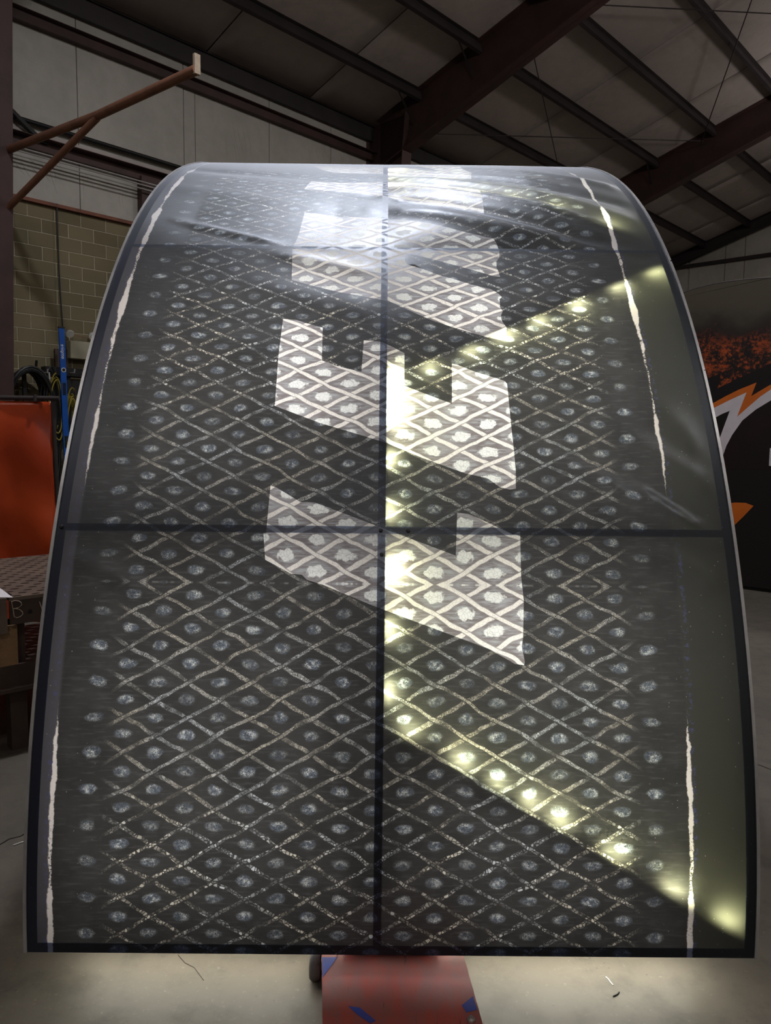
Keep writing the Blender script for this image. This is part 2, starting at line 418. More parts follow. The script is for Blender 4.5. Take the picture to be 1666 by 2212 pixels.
def put_block(src, l, z, k):
    o = src if first[k] else src.copy()
    if not first[k]: COL.objects.link(o)
    first[k] = False
    o.parent = wall_left; o.matrix_parent_inverse = Matrix()
    o.matrix_world = Matrix.Translation(B(l, TW-0.0245+random.uniform(-0.0015, 0.0015), z)) @ Rw
row = 0; z = ZTOP-0.1016
while z > 0.05:
    j0 = 4.91 if row % 2 == 0 else 4.91+0.2032
    l = j0-3*0.4064+0.2032
    while l+0.2 < 6.72:
        put_block(blk, l, z, 0); l += 0.4064
    if l-0.2+0.2 < 6.72: put_block(half, l-0.1016, z, 1)
    z -= 0.2032; row += 1
# the blockwork that the photo hides behind the sign and beyond the frame, joined
m_ = MB()
for k0, k1 in ((-14, 8), (19, 50)):
    row = 0; z = ZTOP-0.1016
    while z > 0.05:
        for k in range(k0, k1):
            l = 4.91-10*0.4064+k*0.4064+(0.2032 if row % 2 else 0)
            if 3.7 < l < 7.45: continue
            m_.box(B(l, TW-0.0245, z), (LV, TV, ZV), (0.199, 0.02, 0.0975))
        z -= 0.2032; row += 1
bw = m_.build('blockwork', M['block'], wall_left); bw['kind'] = 'stuff'
# upper insulation panels between the seams
seams = [LMIN, -9, -4, 0.2, 2.7]+[on_t(x, y, TW)[0] for x, y in ((165, 150), (396, 240), (421, 270), (581, 290))]+[11.0, 12.6, 15, 17.5, 20, 22.5, 25, LMAX]
for i in range(len(seams)-1):
    a, b = seams[i]+0.006, seams[i+1]-0.006
    if b-a < 0.05: continue
    m_ = MB(); m_.box(B((a+b)/2, TW-0.06, (ZTOP+8.03)/2), (LV, TV, ZV), ((b-a)/2, 0.07, (8.03-ZTOP)/2))
    m_.build('insulation_panel', M['insul_wall'], wall_left, bevel=0.004)
# wrinkles of the vinyl facing
def wrinkle(x0, y0, x1, y1, w=0.02):
    a = on_t(x0, y0, TW+0.01); b = on_t(x1, y1, TW+0.01)
    p0, p1 = B(a[0], TW+0.006, a[1]), B(b[0], TW+0.006, b[1])
    mid = (p0+p1)/2+LV*random.uniform(-0.03, 0.03)
    return [p0, p0.lerp(mid, .5), mid, mid.lerp(p1, .5), p1]
wr = [(498, 240, 520, 352), (510, 255, 530, 352), (520, 250, 534, 340), (530, 262, 545, 352), (503, 300, 512, 352), (485, 290, 492, 352),
      (664, 312, 672, 354), (678, 310, 690, 352), (695, 315, 704, 355), (734, 325, 742, 355), (765, 340, 770, 356), (700, 300, 706, 340),
      (25, 335, 60, 385), (40, 340, 75, 395), (60, 345, 100, 400), (75, 350, 115, 400), (55, 333, 85, 370), (100, 345, 128, 430), (110, 348, 122, 400),
      (176, 360, 180, 440), (183, 365, 190, 400), (200, 390, 204, 420), (258, 400, 262, 460), (266, 395, 268, 470)]
for a in wr:
    pts = wrinkle(*a); MB().tube(pts, [0.002, 0.009, 0.011, 0.009, 0.002], 6).build('vinyl_wrinkle', M['insul_wall'], wall_left, True)
# steel angle on top of the blockwork
MB().bar(B(LMIN, TW+0.02, ZTOP+0.02), B(6.6, TW+0.02, ZTOP+0.02), TV, ZV, 0.09, 0.05).build('ledge_angle', M['steel_rust'], wall_left)

# roof: insulation strips (both slopes) as parts of the ceiling
def slope_pt(l, t, dz=0.0):
    z = roof_z(t) if t <= TR else roof_z(TR)-TAN*(t-TR)
    return B(l, t, z+dz)
mb = MB()
for t0, t1 in ((TW-0.4, TR), (TR, TMAX)):
    mb.prism([slope_pt(LMIN, t0, 0.07), slope_pt(LMAX, t0, 0.07), slope_pt(LMAX, t1, 0.07), slope_pt(LMIN, t1, 0.07)], (0, 0, 0.05))
ceiling = struct(mb.build('ceiling', M['steel_dark']), 'sloping roof lined with grubby white insulation between purlins')
rs = [LMIN, -8, -2.6, 0.0, 2.67, 5.32, 7.97, 10.32, 12.98, 15.63, 18.28, 20.93, 23.58, 26.2, LMAX]
for i in range(len(rs)-1):
    for t0, t1 in ((TW-0.3, TR), (TR, TMAX)):
        a, b = rs[i]+0.016, rs[i+1]-0.016
        m_ = MB(); n = 10; vs_ = []
        for j in range(n+1):
            t = t0+(t1-t0)*j/n
            for l in np.linspace(a, b, 9):
                k = (l-a)/(b-a)
                vs_.append(slope_pt(float(l), t, 0.034-0.010*math.sin(math.pi*k)))
        m_.add(vs_, [(j*9+k, j*9+k+1, (j+1)*9+k+1, (j+1)*9+k) for j in range(n) for k in range(8)])
        o = m_.build('insulation_panel', M['insul_roof'], ceiling, True)
        sd = o.modifiers.new('thickness', 'SOLIDIFY'); sd.thickness = 0.03; sd.offset = 1

# end wall and the walls behind the camera
mb = MB(); mb.box(B(LMAX+0.1, (TW+TMAX)/2, 6), (LV, TV, ZV), (0.1, (TMAX-TW)/2, 6.2))
wall_back = struct(mb.build('wall_back', M['insul_wall']), 'dim far end wall of insulated panels')
ts = [TW, -10.95]+[on_l(x, y, LMAX)[0] for x, y in ((1486, 600), (1566, 600), (1610, 560))]+[-7.4, -6.0, -4.6, -3, 0, 3, 6, 9, TMAX]
ts = sorted(ts)
for a, b in zip(ts[:-1], ts[1:]):
    if b-a < 0.1: continue
    MB().box(B(LMAX-0.02, (a+b)/2, 6), (LV, TV, ZV), (0.03, (b-a)/2-0.012, 6)).build('insulation_panel', M['insul_wall'], wall_back, bevel=0.004)
mb = MB(); mb.box(B((LMIN+LMAX)/2, TMAX+0.1, 4.2), (LV, TV, ZV), ((LMAX-LMIN)/2, 0.1, 4.3)); struct(mb.build('wall_right', M['insul_wall']), 'insulated wall on the far right side')
mb = MB(); mb.box(B(LMIN-0.1, (TW+TMAX)/2, 6), (LV, TV, ZV), (0.1, (TMAX-TW)/2, 6.2)); struct(mb.build('wall_front', M['insul_wall']), 'insulated wall behind the camera')

# ------------------------------------------------------------------ steel frame
def zee(p0, p1, h, name, m, label, cat='purlin', group=None, w=0.075, up=ZV, side=TV, lip=True):
    mb = MB(); up = Vector(up); side = Vector(side)
    p0, p1 = Vector(p0), Vector(p1)
    mb.bar(p0, p1, side, up, 0.008, h)
    mb.bar(p0+up*(h/2)+side*(w/2), p1+up*(h/2)+side*(w/2), side, up, w, 0.008)
    mb.bar(p0-up*(h/2)-side*(w/2), p1-up*(h/2)-side*(w/2), side, up, w, 0.008)
    if lip: mb.bar(p0-up*(h/2-0.012)-side*w, p1-up*(h/2-0.012)-side*w, side, up, 0.006, 0.03)
    return tag(mb.build(name, m), label, cat, group)
RUP = (ZV-TV*0.0).normalized()
rup = (ZV*math.cos(math.atan(TAN))-TV*math.sin(math.atan(TAN))); rsd = TV*math.cos(math.atan(TAN))+ZV*math.sin(math.atan(TAN))
plab = ['dark steel roof purlin nearest the left eave, running behind the curved sign top', 'second roof purlin up from the left eave, crossing the big rafter',
        'third roof purlin up from the left eave, dark steel', 'fourth roof purlin up, at the top right of the photo']
for k in range(9):
    t = -10.30+1.455*k
    if t > TR: break
    o = zee(slope_pt(LMIN+0.1, t, -0.08), slope_pt(LMAX-0.1, t, -0.08), 0.19, 'roof_purlin', M['steel_dark'],
        plab[k] if k < 4 else ['fifth', 'sixth', 'seventh', 'eighth', 'ninth'][k-4]+' roof purlin up from the left eave, above the photo', 'purlin', 'roof purlins', up=rup, side=rsd, w=0.065)
# purlins on the other slope
for k in range(5):
    t = 3.0+k*2.4
    mb = MB().bar(slope_pt(LMIN+0.1, t, -0.08), slope_pt(LMAX-0.1, t, -0.08), TV, ZV, 0.08, 0.19)
    tag(mb.build('roof_purlin', M['steel_dark']), 'roof purlin %s from the ridge on the far roof slope' % ['first', 'second', 'third', 'fourth', 'fifth'][k], 'purlin', 'roof purlins')
# eave strut and wall girts
zee(B(LMIN+0.2, TW+0.10, 7.96), B(LMAX-0.2, TW+0.10, 7.96), 0.28, 'eave_strut', M['steel_dark'], 'dark eave strut along the top of the left wall', 'beam', w=0.06)
zee(B(LMIN+0.2, TW+0.12, 7.50), B(LMAX-0.2, TW+0.12, 7.50), 0.14, 'wall_girt', M['steel_red'], 'upper dark red wall girt below the eave strut', 'girt', w=0.10)
zee(B(LMIN+0.2, TW+0.11, 5.78), B(LMAX-0.2, TW+0.11, 5.78), 0.14, 'wall_girt', M['steel_red'], 'lower dark red wall girt just above the conduits', 'girt', w=0.16)
for z_, lab in ((7.85, 'upper girt across the dim far end wall'), (6.2, 'lower girt across the dim far end wall')):
    mb = MB().bar(B(LMAX-0.15, TW+0.2, z_-0.05), B(LMAX-0.15, TMAX-0.2, z_-0.05), LV, ZV, 0.2, 0.10)
    tag(mb.build('wall_girt', M['steel_dark']), lab, 'girt')

def i_section(mb, p0, p1, h0, h1, side, up, fw=0.28, ft=0.02, wt=0.012):
    """web and flanges between two points; p is the top line, h hangs along -up"""
    p0, p1, side, up = Vector(p0), Vector(p1), Vector(side).normalized(), Vector(up).normalized()
    s2 = side*(fw/2)
    for a0, a1 in ((p0, p1), (p0-up*h0, p1-up*h1)):
        mb.prism([a0-s2, a1-s2, a1+s2, a0+s2], up*ft)
    w2 = side*(wt/2)
    mb.prism([p0-w2, p1-w2, p1-up*h1-w2, p0-up*h0-w2], side*wt)
def frame(l, lab, near=False):
    fr = thing('portal_frame', lab, 'steel frame', B(l, TW+0.4, 0))
    m_ = MB(); lc = l+0.14
    i_section(m_, slope_pt(lc, TW+0.3, -0.0), slope_pt(lc, TR, -0.0), 0.98, 0.62, LV, ZV)
    m_.build('rafter', M['steel_red'], fr)
    m_ = MB(); i_section(m_, slope_pt(lc, TMAX-0.3, 0), slope_pt(lc, TR, 0), 0.98, 0.62, LV, ZV); m_.build('rafter', M['steel_red'], fr)
    # column: tapered, outer flange on the wall
    m_ = MB(); zt = roof_z(TW+0.3)
    o0, o1 = B(lc, TW+0.02, 0), B(lc, TW+0.02, zt)
    w0, w1 = 0.40, 1.06
    for d in (0.0,):
        s2 = LV*0.14
        m_.prism([o0-s2, o1-s2, o1+s2, o0+s2], TV*0.02)
        m_.prism([o0-s2+TV*w0, o1-s2+TV*w1-ZV*0.0, o1+s2+TV*w1, o0+s2+TV*w0], TV*0.02)
        m_.prism([o0-LV*0.006, o1-LV*0.006, o1-LV*0.006+TV*w1, o0-LV*0.006+TV*w0], LV*0.012)
    m_.build('column', M['steel_red'], fr)
    MB().box(B(lc, TW+0.25, 0.012), (LV, TV, ZV), (0.19, 0.27, 0.012)).build('base_plate', M['steel_red'], fr)
    for k in range(2):
        t = -10.30+1.455*k
        for sgn in ((-1,) if not near else (-1, 1)):
            p0 = slope_pt(lc+sgn*0.75, t, -0.14); p1 = slope_pt(lc+sgn*0.12, t-0.12, -0.55)
            MB().bar(p0, p1, TV, LV, 0.04, 0.005).build('flange_brace', M['steel_dark'], fr)
    return fr
frame(4.10, 'brown steel frame whose column edge stands at the far left of the photo', True)
frame(12.02, 'big dark red rafter and column rising behind the middle of the curved sign')
frame(20.0, 'second dark red rafter, behind the right shoulder of the curved sign')
m_ = MB(); i_section(m_, slope_pt(LMAX-0.35, TW+0.2, 0.0), slope_pt(LMAX-0.35, TR, 0.0), 0.36, 0.36, LV, ZV, 0.2)
tag(m_.build('end_rafter', M['steel_dark']), 'thin dark rafter along the top of the far end wall', 'rafter')
m_ = MB(); i_section(m_, slope_pt(-4.1, TW+0.2, 0.0), slope_pt(-4.1, TR, 0.0), 0.9, 0.6, LV, ZV, 0.28)
tag(m_.build('rear_rafter', M['steel_red']), 'rafter overhead behind the camera', 'rafter')
# rod bracing
for (l0, t0), (l1, t1), lab in (((12.3, -7.95), (19.9, -11.3), 'brace rod slanting steeply down to the right of the big rafter'),
                                ((12.3, -11.2), (19.9, -7.6), 'brace rod running nearly level just above the sign top'),
                                ((12.3, -7.3), (19.9, -3.2), 'brace rod running nearly level at the top right'),
                                ((19.9, -7.65), (12.3, -3.3), 'brace rod slanting up at the far right of the roof')):
    tag(MB().tube([slope_pt(l0, t0, -0.22-0.03*(t1 > t0)), slope_pt(l1, t1, -0.22-0.03*(t1 > t0))], 0.011, 6).build('brace_rod', M['steel_dark']), lab, 'brace rod', 'roof brace rods')

# ------------------------------------------------------------------ high bay lamps (all above the photo)
BAYS = [(3.48, -3.52, 'above the curved sign'), (11.6, -3.6, 'above the big rafter'), (-4.4, -3.6, 'above the left of the camera'), (19.6, -3.6, 'near the far end wall'), (3.6, 4.4, 'above the right of the camera'), (-4.4, 4.4, 'behind the camera'), (11.6, 4.4, 'above the logo sign'), (-6.0, 11.5, 'far behind the camera on the right'), (19.6, 4.4, 'near the far end wall on the right')]
for i, (l, t, where) in enumerate(BAYS):
    zl = 8.9 if t < 9 else 7.6
    p = B(l, t, zl); lt = thing('high_bay_lamp', 'high bay lamp hung from the roof '+where, 'lamp', p, 'high bay lamps')
    m_ = MB(); n = 20; prof = [(0.06, 0.30), (0.10, 0.28), (0.16, 0.12), (0.22, 0.0), (0.21, 0.0), (0.15, 0.11), (0.09, 0.26)]
    vs_ = [p+XV*(r*math.cos(2*math.pi*k/n))+YV*(r*math.sin(2*math.pi*k/n))+ZV*h for r, h in prof for k in range(n)]
    m_.add(vs_, [(j*n+k, j*n+(k+1) % n, (j+1)*n+(k+1) % n, (j+1)*n+k) for j in range(len(prof)-1) for k in range(n)])
    m_.build('reflector', M['alu'], lt, True)
    MB().tube([p+ZV*0.29, p+ZV*0.45], 0.09, 14).build('ballast', M['alu'], lt)
    top = slope_pt(l, t, 0.03)
    MB().tube([p+ZV*0.45, Vector((p.x, p.y, top.z))], 0.008, 6).build('hanger_rod', M['conduit'], lt)
    MB().tube([p+ZV*0.02, p+ZV*0.05], 0.18, 20).build('lens', M['bay_lens'], lt)
    ld = bpy.data.lights.new('bay_light', 'AREA'); ld.shape = 'DISK'; ld.size = 0.4; ld.energy = BAY_POWER*(3.0 if i == 0 else 1.0); ld.color = (0.93, 0.95, 1.0) if i in (0,) else (1.0, 0.95, 0.89)
    lo = bpy.data.objects.new('bay_light', ld); COL.objects.link(lo); lo.location = p-ZV*0.03
    lu = bpy.data.lights.new('ceiling_fill', 'POINT'); lu.energy = BAY_POWER*0.95; lu.shadow_soft_size = 0.2; lu.color = (1.0, 0.92, 0.87)  # added point light under each lamp, lifts the dim ceiling
    lo2 = bpy.data.objects.new('ceiling_fill', lu); COL.objects.link(lo2); lo2.location = p-ZV*0.3

# ================================================================== MAIN SIGN
PC = [-0.03982751509857916, 0.006717586283497816, 0.5033671858540198, -0.23050633583721383, 0.09985482014377124, -0.013700933193443652]
SEND = 4.7
SS = np.linspace(0, SEND, 941)
_th = sum(c*np.minimum(SS, 3.8)**i for i, c in enumerate(PC[1:]))
_d = sum(i*c*3.8**(i-1) for i, c in enumerate(PC[1:]) if i)
_th = _th+np.maximum(SS-3.8, 0)*max(_d, 0.45)
_ds = SS[1]-SS[0]
YS = PC[0]+np.concatenate([[0], np.cumsum((np.sin(_th)[1:]+np.sin(_th)[:-1])/2*_ds)])
ZS = 0.18+np.concatenate([[0], np.cumsum((np.cos(_th)[1:]+np.cos(_th)[:-1])/2*_ds)])
PSI = math.radians(0.25); SX0, SY0 = 0.03, 2.0
SU = Vector((math.cos(PSI), math.sin(PSI), 0)); SN = Vector((-math.sin(PSI), math.cos(PSI), 0))
def P(u, s, off=0.0):
    """point on the sign: u across, s up along the curve, off outward (towards the viewer)"""
    y = float(np.interp(s, SS, YS)); z = float(np.interp(s, SS, ZS)); th = float(np.interp(s, SS, _th))
    return Vector((SX0, SY0, 0))+SU*u+SN*(y-off*math.cos(th))+ZV*(z+off*math.sin(th))
def us(x, y):
    d = ray(x, y); o = np.array([-SX0, -SY0, CAMH]); du, dn, dz = d@np.array(SU), d@np.array(SN), d[2]
    ou, on_, oz = o@np.array(SU), o@np.array(SN), o[2]
    sd = (YS-on_)*(-dz)+(ZS-oz)*dn
    k = np.where(sd[:-1]*sd[1:] <= 0)[0]; best = None
    for j in k:
        f = sd[j]/(sd[j]-sd[j+1]+1e-12); py, pz = YS[j]+f*(YS[j+1]-YS[j]), ZS[j]+f*(ZS[j+1]-ZS[j])
        t = ((py-on_)*dn+(pz-oz)*dz)/(dn*dn+dz*dz)
        if t > 0 and (best is None or t < best[0]): best = (t, SS[j]+f*_ds)
    return (ou+best[0]*du, best[1]) if best else (ou+2.0*du, 3.7)

sign = thing('curved_sign', 'tall curved backlit sign with dark scale-print mesh, in the foreground', 'sign', (SX0, SY0, 0.18))
URIB, S1, S2 = -0.040, 1.185, 2.368
STOP = 4.55
UEDGE = 1.0
HU, HE, HB = 0.0118, 0.028, 0.028
cols = [(-UEDGE+HE, URIB-HU), (URIB+HU, UEDGE-HE)]
rows = [(HB, S1-0.0115), (S1+0.0115, S2-0.0095), (S2+0.0095, STOP)]
# folds: (u0,s0,u1,s1,height,width)
FOLDS = [(-0.03, 2.82, 0.80, 2.40, -0.016, 0.035), (-0.03, 2.95, 0.75, 2.56, 0.012, 0.03), (-0.03, 3.30, 0.85, 2.80, -0.014, 0.045),
         (-0.03, 3.12, 0.80, 2.68, 0.010, 0.04), (0.0, 2.66, 0.60, 2.42, 0.012, 0.04), (0.10, 3.5, 0.95, 3.0, 0.010, 0.05),
         (-0.80, 2.56, -0.42, 2.385, 0.010, 0.022), (-0.95, 2.95, -0.2, 2.72, 0.003, 0.06), (-0.9, 3.3, -0.1, 3.05, -0.006, 0.06),
         (0.62, 1.37, 0.86, 1.20, 0.008, 0.022), (0.74, 1.50, 0.99, 1.32, 0.007, 0.035), (0.74, 1.33, 0.93, 1.175, 0.012, 0.014), (0.55, 1.45, 0.9, 1.25, -0.007, 0.04),
         (0.84, 1.62, 0.98, 1.42, 0.006, 0.04), (-0.42, 2.33, -0.10, 2.22, 0.006, 0.03), (-0.95, 1.10, -0.70, 0.98, 0.006, 0.03), (0.75, 1.13, 0.95, 1.02, 0.006, 0.04),
         (-0.5, 2.15, 0.0, 1.98, 0.004, 0.06), (-0.9, 1.95, -0.4, 1.8, 0.004, 0.07), (0.25, 1.05, 0.9, 0.9, 0.003, 0.06)]
PILLOW = {(0, 0): -0.006, (1, 0): -0.006, (0, 1): -0.012, (1, 1): -0.008, (0, 2): -0.024, (1, 2): 0.014}
def relief(u, s, ci, ri):
    (ua, ub), (sa, sb) = cols[ci], rows[ri]
    ku, ks = (u-ua)/(ub-ua), (s-sa)/(sb-sa)
    ds, dt_ = (s-sa), (sb-s)
    e = PILLOW[(ci, ri)]*(1-math.exp(-max(ds, 0)/0.2))*(math.exp(-max(0, ds-0.25)/0.25) if ri == 2 else 1-math.exp(-max(dt_, 0)/0.2))*min(1.0, 5*min(ku, 1-ku)) if 0 < ku < 1 else 0.0
    if (ci, ri) == (1, 2): e += 0.030*(1-math.exp(-max(u-ua, 0)/0.22))*min(1.0, max(0.0, (ub-u)/0.4))*(1-math.exp(-max(ds, 0)/0.10))*math.exp(-max(0, ds-0.7)/0.35)
    d = min(ku*(ub-ua), (1-ku)*(ub-ua), ks*(sb-sa), (1-ks)*(sb-sa)); lock = min(1.0, max(0.0, d/0.05))
    for u0, s0, u1, s1, h, w in FOLDS:
        L2 = (u1-u0)**2+(s1-s0)**2; k = ((u-u0)*(u1-u0)+(s-s0)*(s1-s0))/L2
        if -0.25 < k < 1.25:
            dist = abs((u-u0)*(s1-s0)-(s-s0)*(u1-u0))/math.sqrt(L2)
            if dist < 3*w:
                tp = min(1.0, max(0.0, (k+0.25)*2.5), max(0.0, (1.25-k)*2.5))
                e += h*math.exp(-(dist/w)**2)*tp*lock
    return e

LET = {
 'printed_letter_bottom': [(584, 1048), (596, 1051), (648, 1083), (678, 1084), (710, 1096), (845, 1148), (985, 1200), (988, 1107), (1013, 1110), (1055, 1129), (1109, 1155), (1119, 1149), (1124, 1149), (1126, 1245), (1132, 1297), (1131, 1378), (1128, 1397), (1135, 1430), (1133, 1437), (1113, 1434), (1098, 1425), (1055, 1401), (845, 1323), (800, 1306), (698, 1263), (663, 1252), (652, 1241), (629, 1239), (573, 1209), (569, 1152), (575, 1151)],
 'printed_letter_middle': [(611, 684), (638, 686), (667, 695), (697, 703), (695, 773.5), (724, 786), (755, 795), (781, 801), (786, 734), (801, 735), (826, 739), (850, 750), (874, 762), (874, 832.6), (925, 851), (977, 869.4), (976.7, 782.6), (989, 785), (1024, 799), (1073, 814), (1091, 820), (1096.5, 826.5), (1103.7, 900), (1106, 924), (1110, 960), (1115, 1014), (1115, 1054.7), (1102, 1056.5), (1080, 1051), (1054, 1032), (1005, 1021), (912, 988), (838, 958), (689, 909.5), (593, 873), (601, 765)],
 'printed_letter_upper': [(657.5, 451), (689, 454), (747, 462.5), (829, 470), (842, 475), (874, 480), (967, 502), (1004, 511), (1066, 522.4), (1073, 530.6), (1079, 541), (1079, 555), (1073, 564), (1073, 576), (1078, 586), (1081, 596), (1065, 594), (1024, 582), (942, 561), (897, 550), (876, 547), (874.7, 563), (881, 571), (914, 580), (951, 593), (979, 600), (1018, 612), (1061, 622), (1077, 631), (1085, 639), (1080, 643), (1081, 661), (1087, 669), (1083, 678), (1085, 690), (1095, 704), (1094.5, 722), (1085, 731), (1059, 727), (1000, 710), (934, 690), (897, 675), (840, 651), (740, 630), (683, 616), (630, 602), (632, 539), (644.5, 504)],
 'printed_letter_high': [(673, 387.6), (750, 390), (828, 393), (842, 395), (938, 411), (1035, 428), (1045, 469.7), (1005, 463), (966, 455), (900, 440), (842, 426.5), (772.7, 413.5), (700, 408), (657.5, 405)],
 'printed_letter_top': [(675, 357.5), (760, 359.5), (840, 361.5), (865, 363), (905, 370), (930, 374), (948.5, 374.6), (935, 370), (905, 365), (890, 362.5), (950, 362.5), (1012, 363), (1012, 370), (992, 371), (1006, 376), (1018, 383), (1018, 393), (995, 400.5), (966, 399), (917, 390.4), (865, 383), (827.5, 376), (760, 373.5), (721, 372), (695, 366)],
}
LET_US = {}
for k_, pl in LET.items():
    q = [us(*p) for p in pl]; q = [(float(min(max(a, -0.97), 0.97)), float(b)) for a, b in q]
    # resample the outline so that it follows the curved sheet
    out = []
    for i in range(len(q)):
        a, b = Vector(q[i]), Vector(q[(i+1) % len(q)]); n = max(1, int((b-a).length/0.03))
        out += [a.lerp(b, j/n) for j in range(n)]
    LET_US[k_] = [(p.x, p.y) for p in out]
def inside(pt, poly):
    x, y = pt; c = False; n = len(poly); j = n-1
    for i in range(n):
        xi, yi = poly[i]; xj, yj = poly[j]
        if (yi > y) != (yj > y) and x < (xj-xi)*(y-yi)/(yj-yi)+xi: c = not c
        j = i
    return c
def clip(poly, ax, val, keep_less):
    out = []
    for i in range(len(poly)):
        a, b = poly[i], poly[(i+1) % len(poly)]
        ia, ib = (a[ax] <= val) == keep_less or a[ax] == val, (b[ax] <= val) == keep_less or b[ax] == val
        if ia: out.append(a)
        if ia != ib:
            k = (val-a[ax])/(b[ax]-a[ax]); out.append((a[0]+(b[0]-a[0])*k, a[1]+(b[1]-a[1])*k))
    return out
def uv_mesh(name, verts2, faces, offs, m, parent, label=None):
    me = bpy.data.meshes.new(name)
    me.from_pydata([P(u, s, o) for (u, s), o in zip(verts2, offs)], [], faces)
    uvl = me.uv_layers.new(name='UVMap')
    for lp in me.loops: uvl.data[lp.index].uv = verts2[lp.vertex_index]
    me.polygons.foreach_set('use_smooth', [True]*len(me.polygons)); me.materials.append(m)
    o = bpy.data.objects.new(name, me); COL.objects.link(o); o.parent = parent; o.matrix_parent_inverse = parent.matrix_world.inverted()
    if label: o['label'] = label
    return o
letter_acc = {k: ([], [], [], []) for k in LET}
GRID = 0.0165
bbs = {k: (min(p[0] for p in q), max(p[0] for p in q), min(p[1] for p in q), max(p[1] for p in q)) for k, q in LET_US.items()}
def cell(ua, ub, sa, sb, rel, name, hem):
    """triangulate one piece of the sheet with the letter outlines cut into it"""
    nu, ns = max(1, int((ub-ua)/GRID)), max(1, int((sb-sa)/GRID))
    pts = [(ua+(ub-ua)*i/nu, sa+(sb-sa)*j/ns) for i in range(nu+1) for j in range(ns+1)]
    pts = [(a+(0.2*GRID*math.sin(a*331+b*97) if ua+0.01 < a < ub-0.01 else 0), b+(0.2*GRID*math.cos(a*57+b*411) if sa+0.01 < b < sb-0.01 else 0)) for a, b in pts]
    fl = []
    for k_, poly in LET_US.items():
        c_ = poly
        for ax, val, less in ((0, ub, True), (0, ua, False), (1, sb, True), (1, sa, False)):
            c_ = clip(c_, ax, val, less)
            if not c_: break
        if len(c_) > 2:
            o = len(pts); pts += c_; fl.append(list(range(o, o+len(c_))))
    ed = [(f[i], f[(i+1) % len(f)]) for f in fl for i in range(len(f))]
    vco, _e, fcs, *_r = delaunay_2d_cdt([Vector(p) for p in pts], ed, [], 0, 1e-5)
    v2 = [(p.x, p.y) for p in vco]; offs = [rel(u, s) for u, s in v2]
    keep = []; byl = {k: [] for k in LET}
    for f in fcs:
        c = (sum(v2[i][0] for i in f)/3, sum(v2[i][1] for i in f)/3); hit = None
        for k_, poly in LET_US.items():
            b4 = bbs[k_]
            if b4[0] <= c[0] <= b4[1] and b4[2] <= c[1] <= b4[3] and inside(c, poly): hit = k_; break
        (byl[hit] if hit else keep).append(tuple(f))
    def sub(fs):
        idx = sorted({i for f in fs for i in f}); mp = {j: n for n, j in enumerate(idx)}
        return [v2[i] for i in idx], [tuple(mp[i] for i in f) for f in fs], [offs[i] for i in idx]
    if keep:
        par = {}
        def find(i):
            while par.setdefault(i, i) != i: par[i] = par[par[i]]; i = par[i]
            return i
        for f in keep: par[find(f[0])] = find(f[1]); par[find(f[1])] = find(f[2])
        comp = {}
        for f in keep: comp.setdefault(find(f[0]), []).append(f)
        for fs in comp.values():
            a_, b_, c_ = sub(fs); uv_mesh(name, a_, b_, c_, M['sheet_hem' if hem else 'sheet'], sign)
    for k_ in LET:
        if byl[k_]:
            a_, b_, c_ = sub(byl[k_]); A, Bf, Co, Mi = letter_acc[k_]; o = len(A)
            A += a_; Co += c_; Bf += [tuple(i+o for i in f) for f in b_]; Mi += [1 if hem else 0]*len(b_)
for ci, (ua, ub) in enumerate(cols):
    for ri, (sa, sb) in enumerate(rows):
        cell(ua, ub, sa, sb, lambda u, s, ci=ci, ri=ri: relief(u, s, ci, ri), 'mesh_sheet', False)
flatrel = lambda u, s: 0.0
for ua, ub in ((-UEDGE, -UEDGE+HE), (URIB-HU, URIB+HU), (UEDGE-HE, UEDGE)): cell(ua, ub, 0.0, STOP, flatrel, 'hem_strip', True)
for ua, ub in cols:
    for sa, sb in ((0.0, HB), (S1-0.0115, S1+0.0115), (S2-0.0095, S2+0.0095)): cell(ua, ub, sa, sb, flatrel, 'hem_strip', True)
LL = {'printed_letter_bottom': 'pale grey printed letter lowest on the sheet', 'printed_letter_middle': 'pale grey printed letter with two square notches',
      'printed_letter_upper': 'pale grey printed letter with a dark slash', 'printed_letter_high': 'pale printed stroke above the upper seam', 'printed_letter_top': 'pale printed letter cut off by the top of the sign'}
for k_, (A, Bf, Co, Mi) in letter_acc.items():
    if Bf:
        o = uv_mesh('printed_letter', A, Bf, Co, M['letter'], sign, LL[k_]); o.data.materials.append(M['letter_hem'])
        o.data.polygons.foreach_set('material_index', Mi)

# structure of the sign: rails, ribs, liner, sides
def strip(name, u0, u1, o0, o1, m, s0=0.0, s1=STOP, n=90):
    mb = MB(); vs_ = []
    for i in range(n+1):
        s = s0+(s1-s0)*i/n
        vs_ += [P(u0, s, o0), P(u1, s, o0), P(u1, s, o1), P(u0, s, o1)]
    fs = [(i*4+k, i*4+(k+1) % 4, (i+1)*4+(k+1) % 4, (i+1)*4+k) for i in range(n) for k in range(4)]+[(0, 1, 2, 3), (n*4+3, n*4+2, n*4+1, n*4)]
    return mb.add(vs_, fs).build(name, m, sign)
for sg in (-1, 1):
    a, b = sorted((sg*0.972, sg*1.0)); strip('side_rail', a, b, -0.0012, -0.045, M['navy'])
    a, b = sorted((sg*1.0005, sg*1.0095)); strip('edge_trim', a, b, 0.004, -0.05, M['alu'])
    a, b = sorted((sg*0.985, sg*0.997)); strip('side_panel', a, b, -0.045, -0.30, M['liner'])
strip('back_liner', -0.985, 0.985, -0.30, -0.315, M['liner'])
strip('centre_rib', URIB-0.0115, URIB+0.0115, -0.0012, -0.22, M['navy'])
